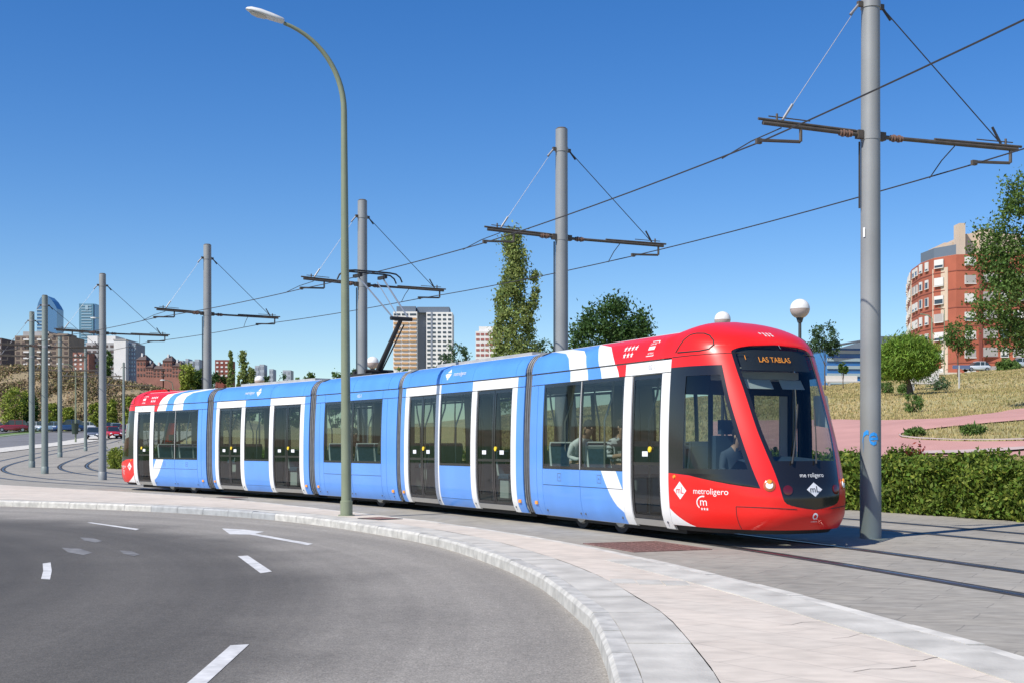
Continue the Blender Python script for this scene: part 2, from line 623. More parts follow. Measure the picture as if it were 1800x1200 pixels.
ZR, ZP = -0.09, 0.05
kerb_pts = [(-8.0, -4.6), (-4.0, -2.6), (0, -1.1), (3, -.1), (5.5, .42), (8.2, .64), (10.2, .66), (11.76, .53), (13.6, .32), (18.55, -.86), (23.1, -2.9),
            (26.7, -5.25), (29.7, -8.4), (32.6, -13.3), (35.0, -20), (37.4, -31), (41, -60), (44, -95)]
kerbX = smoothf(kerb_pts)
bord_pts = [(-8, 4.6), (2, 4.2), (8.43, 3.45), (9.98, 3.14), (11.9, 2.75), (14.05, 2.2), (16.1, 1.63), (18.5, .82), (23, -1.15), (27.9, -3.95),
            (34.3, -7.95), (39, -12), (46.5, -18.9), (58, -31), (85, -64), (110, -95)]
bordX = smoothf(bord_pts)
yr_road = np.concatenate([np.arange(-8, 34, .8), np.linspace(34, 44, 12)])
road_x = lambda y: kerbX(y) + 0.02
MB_road = rows_sheet('road', yr_road, lambda y: -96.0, road_x, 60, lambda x, y: ZR, M_ASPH, kind='structure')


def kerb_dir(y):
    e = .05
    t = Vector((kerbX(y + e) - kerbX(y - e), 2 * e, 0)).normalized()
    return t


# resample kerb by length
kp = []
for y in np.arange(-6, 43.5, .02):
    kp.append((kerbX(y), y))
kp = np.array(kp)
karc = np.concatenate([[0], np.cumsum(np.hypot(*np.diff(kp, axis=0).T))])


def kerb_at(a):
    return np.array([np.interp(a, karc, kp[:, 0]), np.interp(a, karc, kp[:, 1])])


def kerb_frame(a):
    p = kerb_at(a)
    t = kerb_at(a + .05) - kerb_at(a - .05)
    t /= np.linalg.norm(t)
    return p, t, np.array([t[1], -t[0]])      # point, tangent, towards the pavement


def kerb_off(a, off):
    p, t, n = kerb_frame(a)
    return p + n * off


KW, PW = .17, .46
ka = np.arange(0.1, karc[-1] - .1, .25)
inner = np.array([kerb_off(a, KW + PW) for a in ka])
inX = lambda y: float(np.interp(y, inner[:, 1], inner[:, 0]))
sw_rows = np.unique(np.concatenate([np.arange(-6, 44, .7), np.linspace(44, 110, 26)]))
pavement = rows_sheet('pavement', sw_rows, lambda y: inX(y) if y < 43 else -97.0, lambda y: bordX(y) - .16, 14, lambda x, y: ZP, M_PAVE, kind='structure')

# kerb stones and grey pavers, one by one where they can be told apart
a, i = .3, 0
while a < karc[-1] - 1.5:
    p, t, n = kerb_frame(a)
    dist = np.hypot(*p)
    L_ = 1.0
    q, t2, n2 = kerb_frame(a + L_ - .012)
    mb = MB()
    hj = random.uniform(-.006, .006)
    K = [p, q]
    ring = []
    for (P_, T_, N_) in ((p, t, n), (q, t2, n2)):
        ring.append([(*(P_ + N_ * 0.0), ZR - .1), (*(P_ + N_ * .006), ZP - .03), (*(P_ + N_ * .035), ZP + .004 + hj), (*(P_ + N_ * (KW - .004)), ZP + .004 + hj), (*(P_ + N_ * (KW - .004)), ZR - .1)])
    mb.grid(ring, flip=False)
    mb.add([ring[0][k] for k in range(5)] + [ring[1][k] for k in range(5)], [(0, 1, 2, 3, 4), (9, 8, 7, 6, 5)])
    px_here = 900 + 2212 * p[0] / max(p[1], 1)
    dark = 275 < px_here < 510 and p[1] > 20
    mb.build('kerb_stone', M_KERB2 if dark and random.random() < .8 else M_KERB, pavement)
    a += L_
    i += 1
a = .3
while a < karc[-1] - 1.5:
    step = .55 if a < 26 else 2.2
    p, t, n = kerb_frame(a)
    q, t2, n2 = kerb_frame(a + step - .008)
    hj = random.uniform(-.003, .003)
    top = [(*(p + n * KW), ZP + hj), (*(q + n2 * KW), ZP + hj), (*(q + n2 * (KW + PW - .008)), ZP + hj), (*(p + n * (KW + PW - .008)), ZP + hj)]
    bot = [(x, y, ZP - .06) for x, y, z in top]
    MB().add(top + bot, [(3, 2, 1, 0), (0, 1, 5, 4), (1, 2, 6, 5), (2, 3, 7, 6), (3, 0, 4, 7)]).build('paver', M_GREYP, pavement)
    a += step

# border stones between the pavement and the tram yard
bp_ = np.array([(bordX(y), y) for y in np.arange(-4, 100, .05)])
barc = np.concatenate([[0], np.cumsum(np.hypot(*np.diff(bp_, axis=0).T))])


def bord_at(a):
    return np.array([np.interp(a, barc, bp_[:, 0]), np.interp(a, barc, bp_[:, 1])])


a = 0.0
while a < 100:
    L_ = 1.0 if a < 45 else 4.0
    p, q = bord_at(a), bord_at(a + L_ - .015)
    t = (q - p) / np.linalg.norm(q - p)
    n = np.array([t[1], -t[0]])
    hj = random.uniform(-.005, .006)
    top = [(*(p - n * .15), ZP + hj), (*(q - n * .15), ZP + hj), (*(q + n * .0), ZP + hj - .004), (*(p + n * .0), ZP + hj - .004)]
    bot = [(x, y, -.08) for x, y, z in top]
    MB().add(top + bot, [(3, 2, 1, 0), (0, 1, 5, 4), (1, 2, 6, 5), (2, 3, 7, 6), (3, 0, 4, 7)]).build('border_stone', M_BORDER, pavement)
    a += L_
# grey paver band that follows the border and crosses the pavement
a = 4.0
while a < 20.0:
    p, q = bord_at(a), bord_at(a + .8 - .012)
    t = (q - p) / np.linalg.norm(q - p)
    n = np.array([t[1], -t[0]])
    z1 = ZP + .004 + random.uniform(0, .003)
    top = [(*(p - n * .62), z1), (*(q - n * .62), z1), (*(q - n * .165), z1), (*(p - n * .165), z1)]
    bot = [(x, y, ZP - .05) for x, y, z in top]
    MB().add(top + bot, [(3, 2, 1, 0), (0, 1, 5, 4), (1, 2, 6, 5), (2, 3, 7, 6), (3, 0, 4, 7)]).build('paver', M_GREYP, pavement)
    a += .8
yb = 13.1
xa, xb = inX(yb) + .01, bordX(yb) - .64
n_ = 3
for k in range(n_):
    x0 = xa + (xb - xa) * k / n_
    x1 = xa + (xb - xa) * (k + 1) / n_ - .01
    MB().box(x0, x1, yb - .22 - .1 * k, yb + .22 - .1 * k, ZP - .05, ZP + .004 + .001 * k).build('paver', M_GREYP, pavement)

# stamped joints and cracks in the pink paving
M_CRACK = mat('dark_joint', (.33, .29, .255), .95)
for pl in ([(1462, 1122), (1492, 1119), (1512, 1113), (1545, 1110), (1575, 1105)], [(1583, 1124), (1600, 1132), (1622, 1137), (1640, 1145), (1668, 1153)], [(1668, 1153), (1640, 1155), (1622, 1160), (1600, 1161)],
           [(1500, 1180), (1530, 1175), (1566, 1175), (1610, 1170)], [(1370, 1098), (1392, 1097), (1410, 1093), (1446, 1092)]):
    W_ = [px2w(x, y, ZP) for x, y in pl]
    P = []
    for k, p in enumerate(W_):
        t = W_[min(k + 1, len(W_) - 1)] - W_[max(k - 1, 0)]
        t = t / np.linalg.norm(t)
        n = np.array([t[1], -t[0]]) * random.uniform(.002, .007)
        P.append([(*(p - n), ZP + .003), (*(p + n), ZP + .003)])
    MB().grid(P).build('paving_joint', M_CRACK, pavement)

# tram yard (stamped concrete, carries the tracks)
hedge_in = CL + NRM * 5.6
o_ = np.argsort(hedge_in[:, 1])
hinX = lambda y: float(np.interp(y, hedge_in[o_, 1], hedge_in[o_, 0]))
yard_rows = np.unique(np.concatenate([np.arange(-6, 60, .8), np.arange(60, 212, 1.6)]))
yardX = lambda y: bordX(y) if y < 84 else -62.5
yard = rows_sheet('tram_yard', yard_rows, yardX, hinX, 50, lambda x, y: float(gl(y)), M_PLAZA, kind='structure')

# far road on the left with its pale footway
fr = lambda y: -47.6 - .15 * (y - 117)
rr = np.arange(92, 206, 2.0)
rows_sheet('far_road', rr, lambda y: fr(y) - 11.5, fr, 6, lambda x, y: float(gl(y)) + .02, M_ASPH2, kind='structure')
rows_sheet('far_footway', rr, lambda y: fr(y) + .02, lambda y: fr(y) + 3.6, 3, lambda x, y: float(gl(y)) + .05, M_BORDER, kind='structure')
rows_sheet('car_park', np.arange(176, 200, 2.0), lambda y: -110.0, lambda y: fr(y) - 15.5, 20, lambda x, y: max(float(gl(y)), lz(x, y)) + .08, M_ASPH2, kind='structure')
rows_sheet('far_kerb', rr, lambda y: fr(y) - 11.9, lambda y: fr(y) - 11.48, 1, lambda x, y: float(gl(y)) + .10, M_KERB2, kind='structure')


# painted road markings
M_WORN = mat('worn_road_paint', (.17, .17, .17), .85, var=.3, vscale=5)


def marking(name, pix, label, inset=0):
    P = [px2w(x, y, ZR) for x, y in pix]
    vs = [(p[0], p[1], ZR + .004) for p in P]
    area = sum(vs[i][0] * vs[(i + 1) % len(vs)][1] - vs[(i + 1) % len(vs)][0] * vs[i][1] for i in range(len(vs)))
    f = tuple(range(len(vs)))
    if area < 0:
        f = f[::-1]
    MB().add(vs, [f]).build(name, M_WORN if 'worn' in label and 'arrow' not in label else M_PAINT, label=label, category='road marking')


marking('lane_dash', [(418, 977), (436, 976), (478, 1004), (458, 1007)], 'white lane dash in the middle of the bend, beyond the nearest one')
marking('lane_dash', [(327, 1202), (405, 1134), (438, 1132), (362, 1202)], 'nearest and longest white lane dash cut by the bottom edge')
marking('lane_dash', [(75, 990), (89, 988), (91, 1003), (88, 1018), (72, 1017), (76, 1003)], 'short stubby white dash alone on the left of the road')
marking('lane_line', [(153, 918), (160, 917.5), (245, 929), (239, 931)], 'thin white lane line far across the bend')
marking('lane_arrow', [(390, 928), (428, 930), (464, 934), (449, 937.5), (550, 955), (541, 957.5), (440, 939), (404, 938.5)], 'worn white lane arrow pointing left beside the kerb')
for k, (x0, y0, w_, h_) in enumerate([(140, 944, 40, 9), (108, 962, 55, 13), (210, 967, 36, 10)]):
    marking('worn_paint_patch', [(x0, y0), (x0 + w_ * .6, y0 + h_ * .15), (x0 + w_, y0 + h_ * .7), (x0 + w_ * .7, y0 + h_), (x0 + w_ * .2, y0 + h_ * .6)],
            ['worn white paint patch, uppermost of three on the road', 'worn white paint patch, leftmost of three on the road', 'worn white paint patch, rightmost of three on the road'][k])

# rusty grille and dark slot covers on the yard
M_RUST = mat('rusty_iron', (.19, .105, .09), .8, var=.4, vscale=14, bump=.6, bscale=60)
g0 = px2w(1135, 960, 0.0)
gr = thing('drain_cover', 'rusty brown iron drain cover beside the border line near the tram front', 'drain cover', (g0[0], g0[1], 0.0), R(-68))
mb = MB()
mb.box(-.82, .82, -.62, -.56, 0, .012); mb.box(-.82, .82, .56, .62, 0, .012); mb.box(-.82, -.76, -.56, .56, 0, .012); mb.box(.76, .82, -.56, .56, 0, .012)
mb.build('frame', M_RUST, gr)
MB().box(-.76, .76, -.56, .56, 0, .006).build('plate', M_RUST, gr)
for k in range(11):
    for j in range(8):
        if (k + j) % 2 == 0:
            pass
mb = MB()
for k in range(22):
    for j in range(16):
        cx_, cy_ = -.70 + k * .0665, -.51 + j * .068
        mb.box(cx_ - .02, cx_ + .02, cy_ - .008, cy_ + .008, .006, .011) if (k + j) % 2 else mb.box(cx_ - .008, cx_ + .008, cy_ - .02, cy_ + .02, .006, .011)
mb.build('tread', M_RUST, gr, kind='stuff')
M_IRON = mat('cast_iron', (.07, .07, .072), .6, metal=.6, var=.3, vscale=10)
for (x, y, w_, d_, lab) in ((668, 911, .75, .55, 'small dark inspection cover on the pavement beside the lamp post'), (408, 874, .9, .5, 'small dark inspection cover far along the yard beside the tram')):
    p = px2w(x, y, ZP)
    o = thing('inspection_cover', lab, 'manhole cover', (p[0], p[1], ZP + .002), R(-50))
    MB().box(-w_ / 2, w_ / 2, -d_ / 2, d_ / 2, 0, .010).build('frame', M_IRON, o)
    MB().box(-w_ / 2 + .05, w_ / 2 - .05, -d_ / 2 + .05, d_ / 2 - .05, .008, .014).build('lid', M_RUST, o)

# rails
M_RAIL = mat('rail_steel', (.42, .40, .38), .28, metal=1.0, var=.2, vscale=3)
M_GROOVE = mat('rail_groove_rubber', (.035, .034, .034), .9, var=.3, vscale=5)
for off, lab in ((-2.25, 'tram track nearest the pavement, under the tram'), (2.25, 'tram track along the hedge, behind the poles')):
    tr = thing('tram_track', lab, 'tram track', (0, 0, 0), group='embedded tram tracks')
    for g in (-.75, .75):
        C0 = CL + NRM * (off + g)
        P, Q, T_ = [], [], []
        for k in range(len(CL)):
            z = float(gl(C0[k, 1]))
            n = NRM[k]
            c = C0[k]
            P.append([(*(c - n * .13), z + .004), (*(c + n * .13), z + .004)])
            Q.append([(*(c - n * .035), z + .004), (*(c - n * .03), z + .009), (*(c + n * .03), z + .009), (*(c + n * .035), z + .004)])
        ra = MB().grid(Q).build('rail', M_RAIL, tr)
        MB().grid(P).build('groove_filler', M_GROOVE, ra)


# park paths
def path_patch(name, top, low, mtl, dz=.05, n=24, m=8, par=None, **props):
    T0 = np.array([px_land(*p)[:2] for p in top])
    L0 = np.array([px_land(*p)[:2] for p in low])
    ti = np.linspace(0, 1, n)

    def rs(A):
        u = np.linspace(0, 1, len(A))
        return np.stack([np.interp(ti, u, A[:, 0]), np.interp(ti, u, A[:, 1])], 1)
    T1, L1 = rs(T0), rs(L0)
    P = []
    for k in range(n):
        row = []
        for j in range(m + 1):
            p = T1[k] + (L1[k] - T1[k]) * j / m
            row.append((p[0], p[1], lz(p[0], p[1]) + dz))
        P.append(row)
    return MB().grid(P, flip=True).build(name, mtl, par, smooth=60, **props)


path_patch('park_path', [(1250, 742), (1380, 739), (1480, 738), (1550, 739.5), (1584, 739)], [(1250, 802), (1380, 802), (1480, 803), (1550, 803), (1584, 803)], M_PATH, kind='structure')
path_patch('park_path', [(1584, 739), (1644, 737), (1675, 735), (1737, 728), (1776, 721), (1830, 716), (2100, 690)], [(1584, 763), (1629, 756), (1660, 752), (1722, 746), (1770, 742), (1830, 737), (2100, 712)], M_PATH, kind='structure')
path_patch('park_path', [(1584, 770), (1613, 774), (1675, 777), (1737, 777.6), (1780, 777), (1830, 776), (2100, 768)], [(1584, 803), (1630, 803), (1675, 803), (1737, 803), (1780, 803), (1830, 803), (2100, 803)], M_PATH, kind='structure')
path_patch('path_kerb', [(1582, 767), (1584, 769), (1613, 773), (1675, 775.5), (1737, 776), (1780, 775.5), (1830, 774), (2100, 766)],
           [(1579, 768), (1584, 771), (1613, 775), (1675, 777.5), (1737, 778), (1780, 777.5), (1830, 776), (2100, 768)], M_PKERB, dz=.10, m=1, kind='structure')
path_patch('path_kerb', [(1584, 798), (1640, 797), (1700, 796), (1770, 792), (1830, 788), (2100, 772)], [(1584, 803), (1640, 802), (1700, 801), (1770, 797), (1830, 792), (2100, 775)], M_PKERB, dz=.11, m=1, kind='structure')

# ------------------------------------------------------------------ tram
M_BLUE = mat('sky_blue_paint', (.098, .295, .76), .30, coat=.5, var=.07, vscale=1.6, stretch=(1, 1, .22))
M_RED = mat('red_paint', (.74, .014, .010), .34, coat=.22, spec=.4, var=.04, vscale=1.5)
M_WHITE = mat('white_paint', (.80, .80, .79), .35, coat=.3, var=.03, vscale=2)
M_BLACK = mat('black_gloss', (.012, .012, .014), .18, coat=.3)
M_DARK = mat('black_matt', (.02, .02, .022), .7)
M_RUB = mat('bellows_rubber', (.05, .05, .055), .6, var=.2, vscale=8)
M_RIB = mat('bellows_rib', (.20, .21, .22), .5, var=.15, vscale=8)
M_LIN = mat('interior_lining', (.52, .53, .52), .7)
M_FLOOR = mat('interior_floor', (.06, .065, .07), .7)
M_SILL = mat('aluminium_sill', (.55, .55, .54), .4, metal=.7)
M_ROOFG = mat('roof_grey', (.40, .41, .42), .6, var=.15, vscale=3)
M_STEEL = mat('machined_steel', (.45, .45, .45), .35, metal=.9)
M_GLASS = glass_mat('tinted_window_glass', (.58, .65, .62), 1.5)
M_DGLASS = glass_mat('door_glass', (.44, .49, .47), 1.5)
M_SCREEN = glass_mat('windscreen_glass', (.70, .77, .75), 1.5)
M_AMBER = mat('amber_lens', (.85, .32, .04), .25)
M_AMBERD = mat('amber_housing', (.42, .10, .03), .25, coat=.4)
M_LAMPW = mat('headlamp_lens', (.85, .84, .80), .1, coat=.5)
M_REDL = mat('red_lens', (.10, .006, .01), .15, coat=.5)
M_YEL = mat('yellow_button', (.85, .60, .03), .5)
M_SEATB = mat('seat_blue_fabric', (.05, .12, .20), .9, var=.2, vscale=20)
M_SEATW = mat('seat_shell_pale', (.62, .68, .68), .45)
M_POLE_Y = mat('grab_pole_grey', (.30, .31, .30), .35, metal=.5)
M_LED = emit_mat('amber_led', (1.0, .33, .03), .5)
M_BLIND = mat('sun_blind', (.66, .70, .70), .8, translucent=.4)
M_DASH = mat('dashboard', (.03, .055, .09), .6)
M_PASTE = mat('sticker_white', (.75, .77, .80), .6)

prof = smoothf([(.10, 1.0), (.20, 1.07), (.30, 1.125), (.45, 1.165), (.7, 1.19), (1.0, 1.2), (1.4, 1.2), (1.8, 1.193), (2.2, 1.178), (2.57, 1.155), (2.79, 1.135)])
fair = smoothf([(2.80, 1.15), (2.9, 1.135), (3.0, 1.10), (3.08, 1.05), (3.15, .965), (3.19, .87), (3.215, .76)])


def lat(z):
    return prof(z) if z < 2.795 else fair(z)


def zrange(a, b, step=.11):
    n = max(1, int(math.ceil((b - a) / step)))
    return [a + (b - a) * k / n for k in range(n + 1)]


def patch(mb, xl, xr, z0, z1, side, off=0.0, mi=0, nx=1, lip=.022, step=.11, latf=None):
    """panel on the tram side wall between xl(z) and xr(z), with folded edges"""
    latf = latf or lat
    fl = xl if callable(xl) else (lambda z: xl)
    fr_ = xr if callable(xr) else (lambda z: xr)
    P = []
    for z in zrange(z0, z1, step):
        a, b = fl(z), fr_(z)
        P.append([(a + (b - a) * k / nx, side * (latf(z) + off), z) for k in range(nx + 1)])
    flip = side > 0
    mb.grid(P, mi, flip=flip)
    if lip:
        def inn(p):
            return (p[0], p[1] - side * lip, p[2])
        edges = [P[0], P[-1], [r[0] for r in P], [r[-1] for r in P]]
        for k, e in enumerate(edges):
            mb.grid([e, [inn(p) for p in e]], mi)
    return mb


def ringframe(mb, x0, x1, z0, z1, t, side, off=0, mi=0, lip=.02):
    patch(mb, x0, x0 + t, z0, z1, side, off, mi, lip=lip)
    patch(mb, x1 - t, x1, z0, z1, side, off, mi, lip=lip)
    patch(mb, x0 + t, x1 - t, z0, z0 + t, side, off, mi, lip=lip)
    patch(mb, x0 + t, x1 - t, z1 - t, z1, side, off, mi, lip=lip)


class Section:
    def __init__(self, root, name, x0, x1, loc, yaw):
        self.root, self.x0, self.x1 = root, x0, x1
        self.lin = MB()
        self.kids = []
        self.loc, self.yaw, self.name = loc, yaw, name

    def panel(self, xl, xr, z0, z1, m, side, name='side_panel', nx=1):
        mb = MB()
        patch(mb, xl, xr, z0, z1, side, nx=nx)
        self.kids.append((name, mb, [m], 40))
        a = (xl(z0) if callable(xl) else xl)
        b = (xr(z0) if callable(xr) else xr)
        patch(self.lin, a - .015, b + .015, z0 - .012, z1 + .012, side, off=-.035, lip=0)

    def window(self, x0, x1, z0, z1, side, glass=None):
        mb = MB()
        ringframe(mb, x0, x1, z0, z1, .045, side, -.006, 1)
        patch(mb, x0 + .045, x1 - .045, z0 + .045, z1 - .045, side, -.010, 0, lip=0)
        self.kids.append(('window', mb, [glass or M_GLASS, M_BLACK], 40))

    def door(self, x0, x1, side, leaves):
        w_ = (x1 - x0) / leaves
        for k in range(leaves):
            a, b = x0 + k * w_ + .008, x0 + (k + 1) * w_ - .008
            mb = MB()
            ringframe(mb, a, b, .325, 2.565, .055, side, -.022, 1)
            patch(mb, a + .055, b - .055, .38, 2.51, side, -.028, 0, lip=0)
            patch(mb, a + .055, b - .055, 1.16, 1.21, side, -.026, 1, lip=0)
            self.kids.append(('door_leaf', mb, [M_DGLASS, M_BLACK], 40))
            mb = MB()
            mid = (a + b) / 2
            patch(mb, mid - .11, mid + .06, 1.30, 1.38, side, -.020, 0, lip=0)
            self.kids.append(('door_sticker', mb, [M_PASTE], None))
            if k == leaves - 1:
                mb = MB()
                c = Vector((mid + .14 if leaves == 1 else a + .10, side * (lat(1.4) - .02), 1.41))
                mb.tube([c, c + Vector((0, side * .02, 0))], .045, 12)
                self.kids.append(('door_button', mb, [M_YEL], 40))
        mb = MB()
        patch(mb, x0, x1, .215, .315, side)
        self.kids.append(('door_sill', mb, [M_SILL], None))

    def finish(self, fl=.34):
        x0, x1 = self.x0 + .06, self.x1 - .06
        L_ = self.lin
        L_.box(x0, x1, -1.10, 1.10, .30, fl, 1)
        L_.box(x0, x1, -1.06, 1.06, 2.62, 2.66, 0)
        L_.box(x0, x1, -.86, .86, .12, .298, 2)
        L_.box(x0, x1, -.74, .74, 3.17, 3.20, 3)
        for s in (-1, 1):
            for e in (x0, x1 - .03):
                L_.box(e, e + .03, .88 if s > 0 else -1.10, 1.10 if s > 0 else -.88, fl, 2.62, 0)
        sec = self.lin.build(self.name, [M_LIN, M_FLOOR, M_DARK, M_ROOFG], self.root)
        sec.location = self.loc
        sec.rotation_euler = (0, 0, self.yaw)
        for n, mb, ms, sm in self.kids:
            mb.build(n, ms, sec, smooth=sm)
        self.sec = sec
        return sec


def fairing(sec, x0, x1, m, side, xs_=None):
    sec.panel(x0, x1, 2.80, 3.215, m, side, 'roof_panel', nx=1)


def map_side(side, latf=lat, off=.004):
    return lambda x, z: (x, side * (latf(z) + off), z)


def text_geo(body, size):
    cu = bpy.data.curves.new('lettering', 'FONT')
    cu.body = body
    cu.size = size
    cu.resolution_u = 3
    cu.align_x = 'CENTER'
    cu.align_y = 'CENTER'
    o = bpy.data.objects.new('lettering', cu)
    COL.objects.link(o)
    dg = bpy.context.evaluated_depsgraph_get()
    me_ = bpy.data.meshes.new_from_object(o.evaluated_get(dg))
    v = [tuple(q.co) for q in me_.vertices]
    f = [tuple(p.vertices) for p in me_.polygons]
    bpy.data.objects.remove(o)
    bpy.data.curves.remove(cu)
    bpy.data.meshes.remove(me_)
    return v, f


def decal(sec, name, v2, faces, place, m):
    mb = MB()
    mb.add([place(p[0], p[1]) for p in v2], faces)
    return mb.build(name, m, sec)


def star(cx_, cy_, r, k=5, sk=0.0):
    v = [(cx_, cy_)]
    for i in range(2 * k):
        rr_ = r if i % 2 == 0 else r * .42
        t = math.pi / 2 + math.pi * i / k
        v.append((cx_ + rr_ * math.cos(t), cy_ + rr_ * math.sin(t)))
    return v, [(0, 1 + i, 1 + (i + 1) % (2 * k)) for i in range(2 * k)]


TRAM0 = Vector((-3.0, 31.6, 0))
tram = thing('tram', 'long five-section tram in blue, white and red gliding round the bend', 'tram', TRAM0)


def lp(x, y):
    return Vector((x, y, 0)) - TRAM0


# --- shapes of the livery on the end sections (distance from the joint, by height)
W1L = smoothf([(.0, 1.49), (2.58, 1.49), (2.79, 1.46), (3.0, 1.33), (3.08, 1.18), (3.14, .92), (3.18, .60), (3.215, .10)])
W1R = smoothf([(.0, 2.15), (2.58, 2.15), (2.79, 2.09), (3.0, 1.98), (3.1, 1.80), (3.16, 1.52), (3.19, 1.20), (3.215, .80)])
W2L = smoothf([(.0, 2.63), (2.58, 2.63), (2.79, 2.54), (3.0, 2.42), (3.1, 2.30), (3.17, 2.12), (3.215, 1.85)])
W2R = smoothf([(.0, 3.22), (2.58, 3.22), (2.79, 3.09), (2.95, 2.96), (3.05, 2.83), (3.12, 2.70), (3.17, 2.45), (3.195, 2.15), (3.215, 1.9)])

# --- cab surface
CX0 = 4.81
CN = smoothf([(.14, 6.50), (.27, 6.66), (.35, 6.72), (.5, 6.78), (.7, 6.78), (.85, 6.76), (1.05, 6.70), (1.25, 6.63), (1.6, 6.49), (2.0, 6.31), (2.4, 6.12),
              (2.7, 5.97), (2.95, 5.83), (3.05, 5.73), (3.12, 5.62), (3.2, 5.44), (3.28, 5.22), (3.34, 5.0), (3.375, 4.84)])
CW = smoothf([(.10, 1.0), (.20, 1.07), (.30, 1.125), (.45, 1.165), (.7, 1.19), (1.0, 1.2), (1.4, 1.2), (1.8, 1.193), (2.2, 1.178), (2.57, 1.155), (2.79, 1.14),
              (2.95, 1.10), (3.05, 1.05), (3.15, .95), (3.25, .78), (3.32, .56), (3.36, .32), (3.375, .06)])
NE = 2.55


def cab_xy(w, z):
    a = abs(w)
    n = CN(z)
    return CX0 + (n - CX0) * max(math.cos(a), 0)**(2 / NE), math.copysign(CW(z) * math.sin(a)**(2 / NE), w)


def cab_pt(w, z, off=0.0):
    x, y = cab_xy(w, z)
    if off:
        e = 1e-3
        x1, y1 = cab_xy(min(w + e, math.pi / 2), z)
        x0, y0 = cab_xy(max(w - e, -math.pi / 2), z)
        tw = Vector((x1 - x0, y1 - y0, 0))
        zx, zy = cab_xy(w, min(z + e, 3.374))
        yx, yy = cab_xy(w, z - e)
        tz = Vector((zx - yx, zy - yy, min(z + e, 3.374) - (z - e)))
        nn = tw.cross(tz)
        if nn.length > 1e-12:
            nn.normalize()
            return (x + nn.x * off, y + nn.y * off, z + nn.z * off)
    return (x, y, z)


def w_lat(l, z):
    return math.copysign(math.asin(min(1, abs(l) / CW(z))**(NE / 2)), l)


def w_x(x, z):
    """angle on the near (negative) side for a station x"""
    t = min(max((x - CX0) / (CN(z) - CX0), 0), 1)
    return -math.acos(t**(NE / 2))


GLE = smoothf([(.56, .02), (.585, .18), (.61, .34), (.66, .46), (.72, .49), (1.08, .55), (1.4, .61), (1.72, .655), (2.3, .69), (2.6, .71), (2.84, .715), (2.885, .65), (2.915, .52), (2.935, .34), (2.95, .02)])
POE = smoothf([(.84, .735), (.86, .74), (1.2, .80), (1.72, .85), (2.2, .87), (2.66, .86)])
HP = math.pi / 2


def w_gl(z):
    return -w_lat(GLE(z), z)


def w_po(z):
    return -w_lat(POE(z), z)


def w_blk(z):      # lower, sloping edge of the black side area
    t = (1.055 - z) / (1.055 - .86)
    xp = cab_xy(w_po(.86), .86)[0]
    return min(w_x(5.15 + t * (xp - 5.15), z), w_po(z)) if t > 0 else -HP


def cab_patch(mb, wl, wr, z0, z1, n=8, off=0, mi=0, mirror=True, step=.045):
    P = []
    for z in zrange(z0, z1, step):
        a, b = (wl(z) if callable(wl) else wl), (wr(z) if callable(wr) else wr)
        P.append([cab_pt(a + (b - a) * k / n, z, off) for k in range(n + 1)])
    mb.grid(P, mi)
    if mirror:
        mb.grid([[(p[0], -p[1], p[2]) for p in row] for row in P], mi, flip=True)


